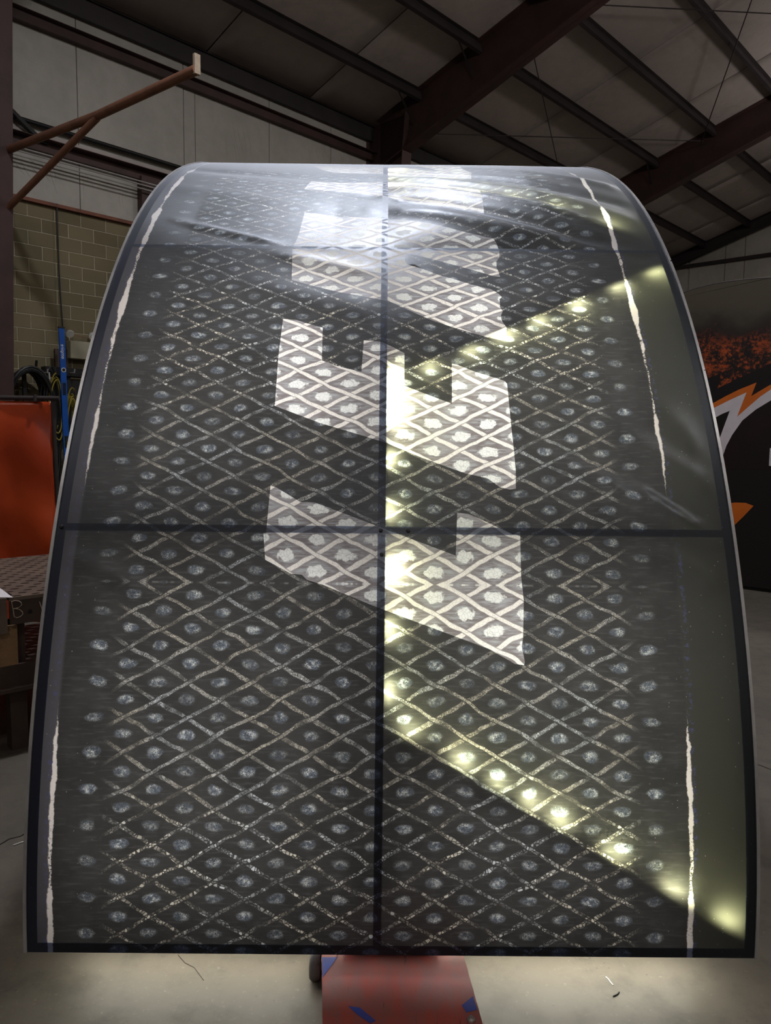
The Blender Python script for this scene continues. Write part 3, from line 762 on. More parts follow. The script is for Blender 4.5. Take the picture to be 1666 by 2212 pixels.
def cross(name, s, w, o0, o1, u0=-0.972, u1=0.972, m='navy'):
    mb = MB(); return mb.add([P(u, ss, o) for u in (u0, u1) for ss, o in ((s-w, o0), (s+w, o0), (s+w, o1), (s-w, o1))],
        [(0, 1, 2, 3), (7, 6, 5, 4), (0, 4, 5, 1), (1, 5, 6, 2), (2, 6, 7, 3), (3, 7, 4, 0)]).build(name, M[m], sign)
cross('bottom_rail', 0.014, 0.0138, -0.0012, -0.045)
cross('cross_rib', S1, 0.0115, -0.0012, -0.22); cross('cross_rib', S2, 0.0095, -0.0012, -0.22)
cross('top_rail', STOP-0.014, 0.0138, -0.0012, -0.30)
# diagonal braces with led modules
def led(u, s, du, ds, face_u, face_s, off=-0.022, ln=0.05, w=0.011, name='led_module'):
    """module lying along (du,ds) on a rib or brace, lens facing (face_u, face_s) and tilted to the sheet"""
    o = P(u, s, off); e = 1e-3
    tu = (P(u+e, s, off)-o).normalized(); tsv = (P(u, s+e, off)-o).normalized(); nn = tu.cross(tsv).normalized()
    if (P(u, s, off+e)-o).dot(nn) < 0: nn = -nn
    d = (tu*du+tsv*ds).normalized(); f = (tu*face_u+tsv*face_s).normalized()
    fn = (f*0.75+nn*0.65).normalized(); sd = d.cross(fn).normalized()
    mod = MB().box(o-fn*0.003, (d, sd, fn), (ln/2+0.004, w/2+0.003, 0.003)).build(name, M['white'], sign)
    mb = MB(); a, b = d*(ln/2), sd*(w/2); c = o+fn*0.0006
    mb.add([c-a-b, c+a-b, c+a+b, c-a+b], [(0, 1, 2, 3)]); le = mb.build('lens', M['lens'], mod)
    if le.data.polygons[0].normal.dot(fn) < 0: le.data.flip_normals()
def brace(q, side, nled, s_side, ledpts, w=0.005):
    (u0, s0), (u1, s1) = q
    mb = MB(); n = 24; vs_ = []
    L = math.hypot(u1-u0, s1-s0); pu, ps = -(s1-s0)/L*w, (u1-u0)/L*w
    for i in range(n+1):
        k = i/n; u, s = u0+(u1-u0)*k, s0+(s1-s0)*k
        vs_ += [P(u-pu, s-ps, -0.022), P(u+pu, s+ps, -0.022), P(u+pu, s+ps, -0.07), P(u-pu, s-ps, -0.07)]
    mb.add(vs_, [(i*4+k, i*4+(k+1) % 4, (i+1)*4+(k+1) % 4, (i+1)*4+k) for i in range(n) for k in range(4)]+[(0, 1, 2, 3), (n*4+3, n*4+2, n*4+1, n*4)])
    mb.build('diagonal_brace', M['alu'], sign)
    fu, fs = -(s1-s0)/L*side, (u1-u0)/L*side
    for (u, s, ln) in ledpts:
        led(u+fu*(w+0.006), s+fs*(w+0.006), (u1-u0), (s1-s0), fu, fs, off=-0.034, ln=ln)
for y in (1.715, 1.640, 1.569, 1.417, 1.246, 1.062, 0.892, 0.721, 3.025, 3.13, 3.241, 3.404):
    led(URIB+0.0185, y, 0, 1, 1, 0, off=-0.020, ln=0.05)
brace([(-0.02, 0.625), (0.972, 0.055)], 1, 8, 1, [(0.035, 0.600, .04), (0.182, 0.515, .05), (0.279, 0.459, .04), (0.367, 0.408, .04), (0.451, 0.360, .05), (0.60, 0.274, .05), (0.769, 0.177, .06), (0.913, 0.094, .06)])
brace([(-0.02, 1.72), (0.972, 2.295)], -1, 7, 1, [(0.10, 1.78, .04), (0.24, 1.855, .04), (0.36, 1.924, .06), (0.481, 1.995, .05), (0.621, 2.077, .06), (0.785, 2.172, .06), (0.93, 2.256, .06)])
brace([(-0.02, 3.035), (0.94, 2.46)], 1, 6, 1, [(0.05, 3.0, .04), (0.187, 2.914, .05), (0.32, 2.835, .05), (0.458, 2.752, .05), (0.629, 2.65, .06), (0.81, 2.54, .06)])
# snap fasteners
def snap(x, y):
    u, s = us(x, y); c = P(u, s, 0.004); e = 1e-3
    tu = (P(u+e, s)-P(u, s)).normalized(); tsv = (P(u, s+e)-P(u, s)).normalized(); nn = tu.cross(tsv).normalized()
    if (P(u, s, 0.01)-P(u, s)).dot(nn) < 0: nn = -nn
    MB().tube([P(u, s, 0.0), c, c+nn*0.002], [0.0058, 0.0058, 0.004], 14).build('snap_fastener', M['black'], sign, True)
for x, y in ((823, 1146), (882, 1147), (825, 1198), (133, 1138)): snap(x, y)
# small clips along the right-hand trim
for s in (0.72, 1.16, 1.75, 2.30): MB().box(P(1.008, s, -0.012), (SU, SN, ZV), (0.003, 0.010, 0.016)).build('trim_clip', M['black'], sign)
# backlights on the liner, one per cell
def backlight(u, s, su, ss, power, color, off=-0.27):
    ld = bpy.data.lights.new('back_light', 'AREA'); ld.shape = 'RECTANGLE'; ld.size = su; ld.size_y = ss; ld.energy = power; ld.color = color
    lo = bpy.data.objects.new('back_light', ld); COL.objects.link(lo)
    o = P(u, s, off); th = float(np.interp(s, SS, _th)); nrm = -SN*math.cos(th)+ZV*math.sin(th)
    zax = -nrm; xax = SU; yax = zax.cross(xax)
    lo.matrix_world = Matrix(((xax.x, yax.x, zax.x, o.x), (xax.y, yax.y, zax.y, o.y), (xax.z, yax.z, zax.z, o.z), (0, 0, 0, 1)))
COOL, WARM = (0.86, 0.92, 1.0), (0.98, 0.98, 0.97)
for u, s, su, ss, k, c in ((-0.5, 0.6, 0.8, 0.9, 1.0, WARM), (0.45, 0.6, 0.8, 0.9, 1.0, WARM), (-0.5, 1.78, 0.8, 0.9, 1.0, WARM), (0.45, 1.78, 0.8, 0.9, 1.0, WARM),
                           (-0.45, 2.95, 0.8, 0.9, 1.3, COOL), (0.45, 2.95, 0.8, 0.9, 0.9, COOL)):
    backlight(u, s, su, ss, BACK_POWER*k, c)

# unseen bars added behind the foot of the sign to make the floor glow
for u in (-0.5, 0.5):
    bo = MB().box((P(u, 0.035, -0.19)-ZV*0.07), (SU, SN, ZV), (0.42, 0.02, 0.012)).build('foot_glow_bar', M['alu'], sign)
    ld = bpy.data.lights.new('foot_glow_light', 'AREA'); ld.shape = 'RECTANGLE'; ld.size = 0.84; ld.size_y = 0.03; ld.energy = FOOT_POWER*(1.25 if u > 0 else 0.9); ld.color = (1.0, 0.98, 0.84)
    lo = bpy.data.objects.new('foot_glow_light', ld); COL.objects.link(lo); lo.location = (P(u, 0.035, -0.19)-ZV*0.07)-ZV*0.015

# stand under the sign
stand = thing('sign_stand', 'scuffed red steel stand with blue paint marks below the sign', 'stand', (0.04, 2.0, 0))
zt = 0.10
q = [on_z(x, y, zt) for x, y in ((695, 2066), (1003, 2068), (1043, 2212), (697, 2212))]
lfar = q[0]+(q[0]-q[3]).normalized()*1.3; rfar = q[1]+(q[0]-q[3]).normalized()*1.3
lnear = q[3]+(q[3]-q[0]).normalized()*0.35; rnear = q[2]+(q[2]-q[1]).normalized()*0.35
MB().prism([lnear-ZV*0.012, rnear-ZV*0.012, q[1]-ZV*0.012, rfar-ZV*0.012, lfar-ZV*0.012], ZV*0.012).build('base_plate', M['red_plate'], stand)
for a, b, ins in ((lnear, lfar, 1), (rnear+XV*-0.02, rfar, -1)):
    a = a+XV*0.02*ins; b = b+XV*0.02*ins
    MB().bar(Vector((a.x, a.y, 0.044)), Vector((b.x, b.y, 0.044)), XV, ZV, 0.012, 0.088).build('side_flange', M['red_plate'], stand)
def flat(pts, m, name, parent, z=zt+0.0006):
    return MB().prism([on_z(x, y, z) for x, y in pts], (0, 0, 0.0004)).build(name, m, parent)
flat([(696, 2068), (729, 2068), (697, 2112)], M['blue_paint'], 'paint_mark', stand)
flat([(998, 2172), (1022, 2152), (1031, 2181), (1008, 2187)], M['blue_paint'], 'paint_mark', stand)
flat([(752, 2173), (778, 2177), (812, 2205), (800, 2211), (770, 2190)], M['blue_paint'], 'paint_mark', stand)
bp = on_z(1018, 2206, zt)
MB().tube([bp, bp+ZV*0.006], 0.011, 6).build('bolt_head', M['chrome'], stand); MB().tube([bp+ZV*0.006, bp+ZV*0.013], 0.0055, 10).build('bolt_shank', M['chrome'], stand)
# posts that carry the sign
MB().bar(Vector((0.03, 2.12, zt)), Vector((0.03, 2.12, 0.176)), XV, YV, 0.28, 0.06).build('front_post', M['red_plate'], stand)
pb = P(0.03, 2.6, -0.33)
MB().tube([Vector((0.03, 3.25, 0.09)), pb], 0.04, 8).build('rear_post', M['red_plate'], stand)
# caster beside the plate
cw = on_z(684, 2088, 0.05)
cst = thing('caster_wheel', 'small grey caster wheel left of the red stand plate', 'caster', (cw.x, cw.y, 0))
c0 = Vector((cw.x-0.004, cw.y+0.02, 0.048))
m_ = MB(); prof = [(0.02, -0.016), (0.042, -0.016), (0.047, -0.010), (0.048, 0), (0.047, 0.010), (0.042, 0.016), (0.02, 0.016)]
n = 22; vs_ = [c0+XV*x+YV*(r*math.cos(2*math.pi*k/n))+ZV*(r*math.sin(2*math.pi*k/n)) for r, x in prof for k in range(n)]
m_.add(vs_, [(j*n+k, j*n+(k+1) % n, (j+1)*n+(k+1) % n, (j+1)*n+k) for j in range(len(prof)-1) for k in range(n)]).build('wheel', M['caster'], cst, True)
MB().tube([c0-XV*0.018, c0+XV*0.026], 0.02, 12).build('hub', M['chrome'], cst)
MB().bar(c0+XV*0.02, c0+XV*0.02+ZV*0.06, XV, YV, 0.004, 0.03).build('fork', M['chrome'], cst)

# ================================================================== LEFT BACKGROUND
# pipe arm on the near column
arm = thing('pipe_arm', 'rusty brown pipe arm with diagonal strut, reaching out from the left column', 'pipe arm', B(4.33, -11.0, 5.35))
pe = B(4.73, -7.05, 5.353); pj = B(4.6, -8.93, 5.353); pc = B(4.30, -11.15, 5.353)
MB().tube([pc, pj, pe], 0.052, 14).build('arm', M['pipe_brown'], arm, True)
MB().tube([B(4.30, -11.15, 4.53), pj-ZV*0.02], 0.045, 14).build('strut', M['pipe_brown'], arm, True)
MB().box(pe+ZV*0.05, (LV, TV, ZV), (0.035, 0.02, 0.10)).build('end_plate', M['plate_lit'], arm, bevel=0.004)
# black diagonal brace, pipe and conduits on the wall
def wl(x, y, t=TW+0.12): l, z = on_t(x, y, t); return B(l, t, z)
tag(MB().bar(wl(-10, 205), wl(95, 312), LV, TV, 0.09, 0.09).build('diagonal_brace', M['black']), 'dark diagonal brace behind the pipe arm on the left wall', 'brace')
a, b = on_t(50, 255, TW+0.1), on_t(380, 362, TW+0.1); zp = (a[1]+b[1])/2
tag(MB().tube([B(-3, TW+0.1, zp), B(12, TW+0.1, zp)], 0.032, 10).build('black_pipe', M['black'], None, True), 'long black pipe along the white left wall', 'pipe')
MB().bar(B(LMIN, TW+0.015, zp-0.13), B(12, TW+0.015, zp-0.13), TV, ZV, 0.03, 0.06).build('batten', M['insul_roof'], wall_left)
for i, dz in enumerate((0.0, -0.05, -0.11)):
    z_ = 5.63+dz
    tag(MB().tube([B(-3, TW+0.24, z_), B(12, TW+0.24, z_)], 0.012, 8).build('conduit', M['conduit'], None, True),
        ['top', 'middle', 'lowest'][i]+' of three thin grey conduits below the lower girt', 'conduit', 'wall conduits')
# dark post where the blockwork ends
pst = MB().box(B(6.98, TW+0.08, 2.88), (LV, TV, ZV), (0.30, 0.07, 2.88)).build('wall_post', M['steel_red']); tag(pst, 'dark brown wall post beside the end of the block wall', 'post')
# hanging cable
pts = [wl(123, 440, TW+0.04), wl(124, 480, TW+0.05), wl(126, 540, TW+0.05), wl(129, 610, TW+0.05), wl(133, 670, TW+0.06), wl(136, 712, TW+0.08)]
tag(MB().tube(pts, 0.011, 8).build('hanging_cable', M['rubber'], None, True), 'thin dark cable hanging down the tan block wall', 'cable')

# emergency light
TE = TW+0.02
l0, z0 = on_t(152, 735, TE+0.15); l1, _q = on_t(212, 745, TE+0.15); _q, z1 = on_t(154, 774, TE+0.15)
em = thing('emergency_light', 'beige emergency light box with two lamp heads on the block wall', 'emergency light', B((l0+l1)/2, TE+0.08, z1))
MB().box(B((l0+l1)/2, TE+0.075, (z0+z1)/2), (LV, TV, ZV), ((l1-l0)/2, 0.075, (z0-z1)/2)).build('housing', M['beige'], em, bevel=0.012)
for lx in (l0+0.02, l1-0.06):
    c = B(lx, TE+0.09, z0+0.11)
    m_ = MB(); d = (TV*0.8-ZV*0.6).normalized(); m_.tube([c-d*0.05, c-d*0.03, c+d*0.02, c+d*0.03], [0.02, 0.05, 0.065, 0.06], 16); hd = m_.build('lamp_head', M['glass'], em, True)
    MB().tube([c-d*0.04, B(lx, TE+0.08, z0)], 0.014, 8).build('stalk', M['beige'], em)
MB().bar(B(l0+0.05, TE+0.08, z0+0.10), B(l1-0.08, TE+0.08, z0+0.06), TV, ZV, 0.008, 0.008).build('wire', M['steel_rust'], em)
MB().box(B(l0-0.09, TE+0.02, (z0+z1)/2-0.22), (LV, TV, ZV), (0.10, 0.02, 0.22)).build('shadow_panel', M['table_side'], em)  # dark panel that also carries the shadows behind the box

# wall rack with cables
TRK = TW+0.35
rk = thing('hose_rack', 'black wall rack of bars and hooks behind the orange curtain', 'rack', B(5.2, TRK, 0))
def rp(x, y, t=TRK): l, z = on_t(x, y, t); return B(l, t, z)
za = rp(60, 802).z
la, lb = on_t(52, 800, TRK)[0], on_t(215, 806, TRK)[0]
MB().bar(B(la, TRK, za), B(lb, TRK, za), TV, ZV, 0.05, 0.06).build('top_bar', M['black'], rk)
MB().bar(B(la+0.32, TRK-0.1, za+0.03), B(lb, TRK-0.1, za+0.03), TV, ZV, 0.16, 0.13).build('shelf', M['black'], rk)
MB().bar(B(la+0.25, TRK-0.05, za-0.2), B(lb, TRK-0.05, za-0.2), TV, ZV, 0.05, 0.22).build('header', M['black'], rk)
for lx in (la+0.02, lb-0.04, (la+lb)/2+0.1): MB().bar(B(lx, TRK-0.06, 0), B(lx, TRK-0.06, za), TV, LV, 0.05, 0.05).build('upright', M['black'], rk)
hk = rp(70, 795); MB().tube([hk-TV*0.1, hk+TV*0.12, hk+TV*0.15+ZV*0.1], 0.018, 8).build('hook', M['black'], rk)
for x in (92, 150, 176): h_ = rp(x, 806); MB().tube([h_, h_+TV*0.16, h_+TV*0.18+ZV*0.05], 0.01, 6).build('hook', M['conduit'], rk)
# coiled cables
def coil(x, y, rx, rz, n, r, m, name, label, t, jit=0.05, cat='cable'):
    c = rp(x, y, t); pts = []
    for i in range(n*26+1):
        a = 2*math.pi*i/26; k = i/26
        j = 1+jit*math.sin(k*2.3+a*0.15)+jit*0.6*math.sin(k*5.1)
        pts.append(c+LV*(rx*j*math.sin(a))+ZV*(rz*j*math.cos(a)-rz)+TV*(0.07*math.sin(k*1.7)+0.02*math.cos(a*2)))
    o = MB().tube(pts, r, 6).build(name, m, None, True); tag(o, label, cat, 'cables on the wall rack'); return o
coil(64, 797, 0.33, 0.62, 7, 0.022, M['rubber'], 'cable_coil', 'thick black cable coil hanging left on the wall rack', TRK+0.12)
coil(58, 800, 0.27, 0.50, 6, 0.020, M['rubber'], 'cable_coil', 'inner black cable coil hanging behind the thick one', TRK-0.12, 0.09)
coil(118, 815, 0.09, 0.42, 4, 0.010, M['yellow'], 'yellow_cord', 'yellow extension cord bundle hanging left of the blue level', TRK+0.12, 0.14)
coil(152, 852, 0.09, 0.62, 5, 0.011, M['yellow'], 'yellow_cord', 'long yellow cord loops hanging right of the blue level', TRK+0.08, 0.16)
coil(106, 812, 0.10, 0.75, 5, 0.016, M['rubber'], 'black_hose', 'narrow black hose loop above the curtain corner', TRK+0.05, 0.18)
coil(172, 930, 0.20, 0.30, 5, 0.018, M['rubber'], 'cable_coil', 'small black cable coil beside the foot of the level', TRK+0.05, 0.12)
coil(125, 840, 0.12, 1.0, 5, 0.016, M['rubber'], 'black_hose', 'long black hose loops behind the blue level', TRK-0.14, 0.15)
for (x0, y0, x1, y1, mk, lab) in ((106, 804, 114, 905, 'conduit', 'thin pale rod standing left of the blue level'), (163, 836, 166, 1000, 'steel_dark', 'dark rod standing right of the blue level'), (177, 820, 178, 960, 'conduit', 'pale rod near the sign edge on the rack')):
    tag(MB().tube([rp(x0, y0, TRK+0.16), rp(x1, y1, TRK+0.16)], 0.012, 8).build('steel_rod', M[mk], None, True), lab, 'rod', 'rods on the wall rack')
# blue level
TL = TRK+0.2
q0, q1 = on_t(132.5, 708, TL), on_t(146, 1035, TL)
lv = thing('spirit_level', 'long blue spirit level standing upright on the wall rack', 'level', B(q1[0], TL, q1[1]))
d_ = (B(q1[0], TL, q1[1])-B(q0[0], TL, q0[1])); Lh = d_.length; d_.normalize(); top_ = B(q0[0], TL, q0[1]); sdv = d_.cross(TV).normalized()
if sdv.dot(LV) < 0: sdv = -sdv
hwid = 0.042
def lvbar(k0, k1, s0, s1, m, name, dep=0.014, parent=None, dt=0.0):
    c = top_+d_*(Lh*(k0+k1)/2)+sdv*((s0+s1)/2)+TV*dt
    return MB().box(c, (d_, sdv, TV), (Lh*(k1-k0)/2, (s1-s0)/2, dep)).build(name, m, parent or lv)
body = lvbar(0, 0.36, -hwid, hwid, M['blue'], 'beam')
lvbar(0.36, 0.44, -hwid, -hwid+0.018, M['blue'], 'grip_edge'); lvbar(0.36, 0.44, hwid-0.018, hwid, M['blue'], 'grip_edge')
lvbar(0.44, 0.71, -hwid, hwid, M['blue'], 'beam')
lvbar(0.71, 0.79, -hwid, -hwid+0.018, M['blue'], 'grip_edge'); lvbar(0.71, 0.79, hwid-0.018, hwid, M['blue'], 'grip_edge')
b3 = lvbar(0.79, 1.0, -hwid, hwid, M['blue'], 'beam')
lvbar(-0.006, 0.004, -hwid-0.003, hwid+0.003, M['black'], 'end_cap', 0.018)
for k in (0.275, 0.845):
    c = top_+d_*(Lh*k)+TV*0.015
    MB().tube([c, c+TV*0.006], 0.034, 18).build('vial_ring', M['white'], lv); MB().tube([c+TV*0.002, c+TV*0.009], 0.024, 18).build('vial', M['black'], lv)
def text_mesh(body_, size, origin, xdir, ydir, m, name, parent):
    cu = bpy.data.curves.new(name, 'FONT'); cu.body = body_; cu.size = size; cu.extrude = 0.0008; cu.align_x = 'CENTER'; cu.align_y = 'CENTER'
    to = bpy.data.objects.new(name+'_tmp', cu); COL.objects.link(to)
    bpy.context.view_layer.update()
    dg = bpy.context.evaluated_depsgraph_get(); me = bpy.data.meshes.new_from_object(to.evaluated_get(dg)); bpy.data.objects.remove(to)
    o = bpy.data.objects.new(name, me); COL.objects.link(o); me.materials.clear(); me.materials.append(m)
    xd, yd = Vector(xdir).normalized(), Vector(ydir).normalized(); zd = xd.cross(yd)
    mw = Matrix(((xd.x, yd.x, zd.x, origin.x), (xd.y, yd.y, zd.y, origin.y), (xd.z, yd.z, zd.z, origin.z), (0, 0, 0, 1)))
    me.transform(mw); o.parent = parent; o.matrix_parent_inverse = parent.matrix_world.inverted(); return o
for k in (0.155, 0.955): text_mesh('empire', 0.075, top_+d_*(Lh*k)+TV*0.0155, -d_, sdv, M['white'], 'lettering', lv)

# orange welding curtain
YC = 5.6
def at_y(x, y, Y): d = ray(x, y); k = Y/d[1]; return Vector((d[0]*k, Y, CAMH+d[2]*k))
ct = thing('welding_curtain', 'orange welding curtain on a dark frame behind the slotted table', 'welding screen', (-3.3, YC, 0))
xr = at_y(111, 950, YC).x; zt_ = at_y(60, 858, YC).z; xl = xr-1.8
m_ = MB(); nu, nz = 70, 50; vs_ = []
for i in range(nu+1):
    for j in range(nz+1):
        k, h = i/nu, j/nz
        x = xl+(xr-xl)*k; z_ = 0.18+(zt_-0.03-0.18)*h
        y = YC+0.018*math.sin(k*31+h*1.5)*(1-h*0.6)+0.02*math.sin(k*9+h*5)+0.014*math.sin(h*17+k*11)*max(0, k-0.55)*2
        vs_.append((x+0.03*(1-h)*k, y, z_))
m_.add(vs_, [(i*(nz+1)+j, (i+1)*(nz+1)+j, (i+1)*(nz+1)+j+1, i*(nz+1)+j+1) for i in range(nu) for j in range(nz)])
o = m_.build('curtain', M['curtain'], ct, True); sd = o.modifiers.new('thickness', 'SOLIDIFY'); sd.thickness = 0.004
MB().tube([Vector((xl-0.05, YC, zt_)), Vector((xr+0.07, YC, zt_-0.006))], 0.017, 10).build('top_tube', M['steel_dark'], ct, True)
for x in (xl-0.02, xr+0.045): MB().tube([Vector((x, YC+0.01, 0.03)), Vector((x-0.03, YC+0.01, zt_))], 0.015, 10).build('upright', M['steel_dark'], ct, True); MB().tube([Vector((x, YC-0.3, 0.017)), Vector((x, YC+0.3, 0.017))], 0.017, 8).build('foot', M['steel_dark'], ct)
for k in range(5):
    MB().tube([Vector((xl+0.1+k*(xr-xl-0.2)/4, YC-0.02, zt_-0.03)), Vector((xl+0.1+k*(xr-xl-0.2)/4, YC-0.02, zt_+0.02))], 0.012, 8).build('grommet_ring', M['steel_dark'], ct)

# slotted fabrication table
ZT = 0.80
c0 = on_z(20, 1291.5, ZT); c1 = on_z(103, 1281, ZT); f0 = on_z(115, 1196, ZT); g0 = on_z(0, 1207, ZT)
xd = (c1-c0).normalized(); yd = Vector((-xd.y, xd.x, 0))
dep = ((f0-c0).dot(yd)+(g0-c0).dot(yd))/2
tb = thing('slotted_table', 'brown steel table with rows of slots, chalk letter B on its side', 'table', (c0.x, c0.y, 0))
WT = 1.5
def tp(a, b, z=ZT): return Vector((c0.x, c0.y, 0))+xd*a+yd*b+ZV*z
def slotted(x0, x1, name):
    m_ = MB(); cw_, rh = 0.084, 0.058; nrow = int(dep/rh); ncol = int((x1-x0)/cw_)
    cwx = (x1-x0)/ncol
    for r in range(nrow):
        offx = 0.5*cwx if r % 2 else 0.0
        b0, b1 = dep*r/nrow, dep*(r+1)/nrow; bm_ = (b0+b1)/2; hh = 0.0115; hl = 0.024
        edges = [x0]+[x0+offx+cwx*k for k in range(0 if offx else 1, ncol+1)]
        if edges[-1] < x1-1e-6: edges.append(x1)
        for a0, a1 in zip(edges[:-1], edges[1:]):
            am = (a0+a1)/2
            if a1-a0 < cwx*0.8:
                m_.add([tp(a0, b0), tp(a1, b0), tp(a1, b1), tp(a0, b1)], [(0, 1, 2, 3)]); continue
            O = [(a0, b0), (am, b0), (a1, b0), (a1, bm_), (a1, b1), (am, b1), (a0, b1), (a0, bm_)]
            I = [(am-hl*0.55, bm_-hh), (am, bm_-hh), (am+hl*0.55, bm_-hh), (am+hl, bm_), (am+hl*0.55, bm_+hh), (am, bm_+hh), (am-hl*0.55, bm_+hh), (am-hl, bm_)]
            vs_ = [tp(*p) for p in O]+[tp(*p) for p in I]
            m_.add(vs_, [(k, (k+1) % 8, 8+(k+1) % 8, 8+k) for k in range(8)])
    o = m_.build(name, M['table_steel'], tb); s_ = o.modifiers.new('thickness', 'SOLIDIFY'); s_.thickness = 0.016; s_.offset = -1
    if o.data.polygons[0].normal.z < 0: o.data.flip_normals()
slotted(0.0, WT, 'slotted_top'); slotted(-1.0, -0.012, 'slotted_top')
zb = 0.665
MB().box(tp(WT/2, 0.006, (ZT-0.016+zb)/2), (xd, yd, ZV), (WT/2, 0.006, (ZT-0.016-zb)/2)).build('apron', M['table_side'], tb)
MB().box(tp(-0.506, 0.004, (ZT-0.016+zb)/2-0.02), (xd, yd, ZV), (0.494, 0.006, (ZT-0.016-zb)/2+0.02)).build('apron', M['table_steel'], tb)
for a in (0.05, WT-0.05): 
    for b in (0.12, dep-0.1): MB().box(tp(a, b, 0.33), (xd, yd, ZV), (0.04, 0.04, 0.33)).build('leg', M['table_side'], tb)
MB().box(tp(0.25, 0.12, 0.40), (xd, yd, ZV), (1.25, 0.09, 0.055)).build('lower_beam', M['table_side'], tb)
MB().box(tp(0.3, dep/2, 0.335), (xd, yd, ZV), (1.2, dep/2, 0.01)).build('lower_shelf', M['table_side'], tb)
for a in (0.03,): MB().box(tp(-0.06, 0.12, 0.555), (xd, yd, ZV), (0.10, 0.09, 0.1)).build('wood_spacer', M['wood'], tb)
# chalk letters on the apron
def chalk(pl, name='chalk_letter'):
    m_ = MB()
    for st in pl:
        pts = []
        for x, y in st:
            d = ray(x, y); n_ = yd; k = (tp(0, -0.0006, 0)-Vector((0, 0, CAMH))).dot(n_)/Vector(d).dot(n_); pts.append(Vector((0, 0, CAMH))+Vector(d)*k)
        m_.tube(pts, 0.0022, 5)
    return m_.build(name, M['chalk'], tb)
def ab(l): return [(x/6.507, 1140+y/6.507) for x, y in l]
chalk([ab([(160, 1030), (175, 1110), (190, 1180), (200, 1250)]), ab([(155, 1045), (200, 1025), (265, 1030), (295, 1050), (305, 1085), (270, 1120), (220, 1135), (185, 1140)]), ab([(220, 1135), (280, 1150), (315, 1185), (320, 1215), (285, 1250), (235, 1265), (200, 1250)])])
chalk([ab([(555, 1040), (575, 1100), (600, 1170)]), ab([(600, 1170), (615, 1100), (625, 1060), (640, 1130), (650, 1180)])])
hc = ab([(422, 1178)])[0]; d = Vector(ray(*hc)); k = (tp(0, -0.001, 0)-Vector((0, 0, CAMH))).dot(yd)/d.dot(yd); hc = Vector((0, 0, CAMH))+d*k
MB().tube([hc, hc-yd*0.0008], 0.011, 14).build('bolt_hole', M['black'], tb)
# paper on the table
pp = [on_z(x, y, ZT+0.0025) for x, y in ((-60, 1290), (-40, 1268), (1, 1271), (28, 1291))]
tag(MB().prism(pp, ZV*0.001).build('paper_sheet', M['paper']), 'white paper sheet lying on the slotted table edge', 'paper')

# ================================================================== RIGHT BACKGROUND: second sign
LS = 8.6
def sg(x, y): t, z = on_l(x, y, LS); return t, z
topl = [sg(1430, 652), sg(1470, 636), sg(1500, 625), sg(1540, 615), sg(1575, 609), sg(1620, 604), sg(1666, 601)]
zmid = topl[-1][1]
tl0 = topl[0][0]; outline = [(tl0-0.35, topl[0][1]-0.12)]+topl+[(topl[-1][0]+0.5, zmid+0.06), (topl[-1][0]+1.2, zmid+0.05), (topl[-1][0]+1.9, zmid-0.12)]
ob = 0.04
rsn = thing('logo_sign', 'large black sign with orange and white spiked ring, behind on the right', 'sign', B(LS, tl0+1.5, 0))
poly = [(outline[0][0], ob)]+outline+[(outline[-1][0], ob)]
me = bpy.data.meshes.new('face_panel')
m_ = MB(); m_.prism([B(LS, t, z) for t, z in poly], -LV*-0.35)
o = m_.build('body', M['print_black'], rsn)
# printed face with uv in metres
bm = bmesh.new(); vv = [bm.verts.new(B(LS-0.003, t, z)) for t, z in poly]; fc = bm.faces.new(vv); uvl = bm.loops.layers.uv.new('UVMap')
for lp, (t, z) in zip(fc.loops, poly): lp[uvl].uv = (t, z)
bmesh.ops.triangulate(bm, faces=bm.faces); bm.to_mesh(me); bm.free(); me.materials.append(M['grunge'])
fo = bpy.data.objects.new('face_panel', me); COL.objects.link(fo); fo.parent = rsn; fo.matrix_parent_inverse = rsn.matrix_world.inverted()
def decal(pl, m, name, off): 
    return MB().prism([B(LS-off, *sg(x, y)) for x, y in pl], LV*0.001).build(name, m, rsn)
def z8(l): return [(1460+x/6.913, 580+y/6.913) for x, y in l]
def z5(l): return [(1366+x/2.767, 500+y/2.767) for x, y in l]
decal(z8([(380, 1690), (680, 1560), (625, 1790), (900, 1660), (1424, 1415), (1700, 1330), (1700, 3000), (1100, 3000), (500, 3000), (300, 2300)])+[], M['print_black'], 'printed_black', 0.005)
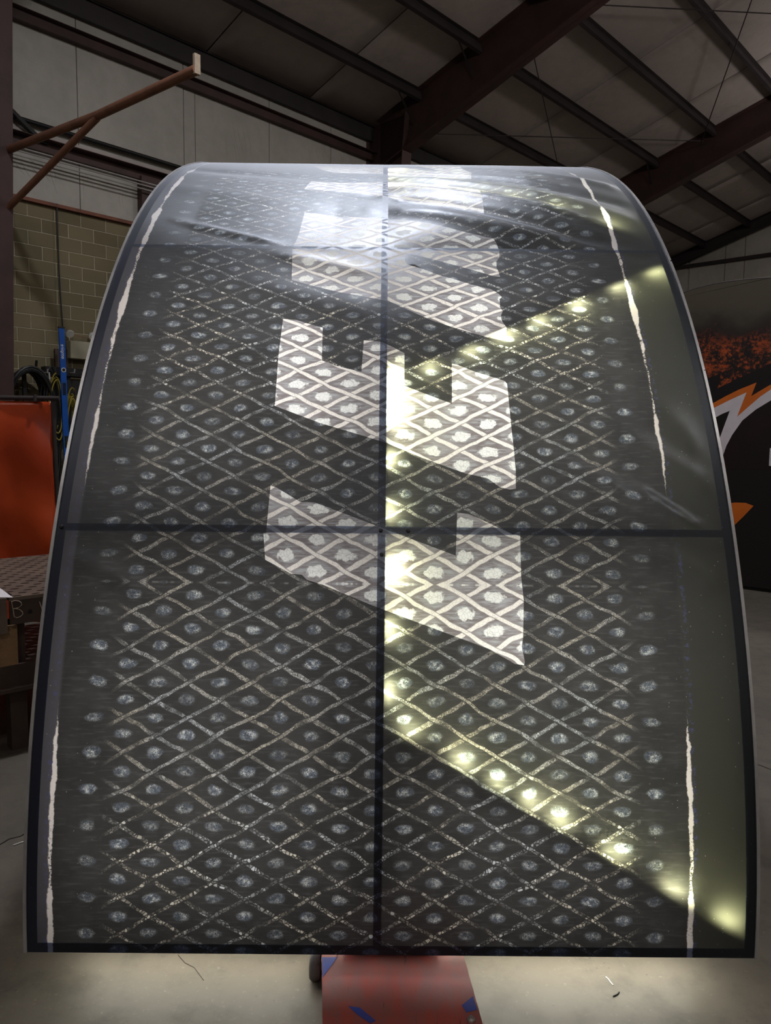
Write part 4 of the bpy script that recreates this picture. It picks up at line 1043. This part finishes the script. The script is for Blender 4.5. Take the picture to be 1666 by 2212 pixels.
decal(z5([(440, 1055), (478, 1030), (560, 985), (640, 945), (745, 903), (713, 985), (770, 950), (830, 915), (900, 880), (900, 905), (830, 945), (770, 985), (700, 1045), (628, 1108), (685, 962), (590, 1005), (485, 1058), (440, 1080)]), M['print_orange'], 'printed_orange_ring', 0.007)
decal(z5([(440, 1080), (485, 1058), (590, 1005), (685, 962), (628, 1108), (700, 1045), (770, 985), (830, 945), (900, 905), (900, 970), (830, 1010), (740, 1065), (660, 1130), (600, 1215), (565, 1280), (540, 1350), (505, 1400), (495, 1300), (525, 1235), (545, 1180), (585, 1072), (540, 1090), (495, 1115), (440, 1145)]), M['print_white'], 'printed_white_ring', 0.007)
decal(z5([(560, 1625), (620, 1620), (680, 1622), (727, 1640), (670, 1700), (612, 1757), (580, 1760)]), M['print_orange'], 'printed_orange_fin', 0.007)
decal([(1664, 968), (1690, 966), (1690, 1010), (1662, 1006)], M['print_white'], 'printed_letter', 0.007)
MB().box(B(LS+0.15, topl[3][0]+0.6, 0.02), (LV, TV, ZV), (0.12, 0.9, 0.02)).build('skid', M['black'], rsn)
# edge trim along its top
m_ = MB(); m_.tube([B(LS+0.01, t, z+0.004) for t, z in outline], 0.012, 6); m_.build('edge_trim', M['steel_dark'], rsn, True)

# ================================================================== SMALL FLOOR BITS
def bit(pl, r, m, label, name='metal_shaving'):
    pts = [on_z(x, y, r) for x, y in pl]; tag(MB().tube(pts, r, 5).build(name, m, None, True), label, 'shaving', 'metal shavings on the floor')
bit([(29, 1826), (40, 1822), (52, 1818), (63, 1813)], 0.003, M['chrome'], 'curled metal shaving on the floor left of the sign')
bit([(1309, 2110), (1314, 2114), (1319, 2121), (1325, 2128)], 0.0016, M['white'], 'pale shaving on the floor right of the red plate')
bit([(385, 2063), (400, 2080), (420, 2090), (440, 2117)], 0.0012, M['table_side'], 'thin dark wire scrap on the floor below the sign')
bit([(1325, 2152), (1334, 2148), (1338, 2143)], 0.002, M['black'], 'dark metal sliver on the floor at the lower right')
bpy.context.view_layer.update()
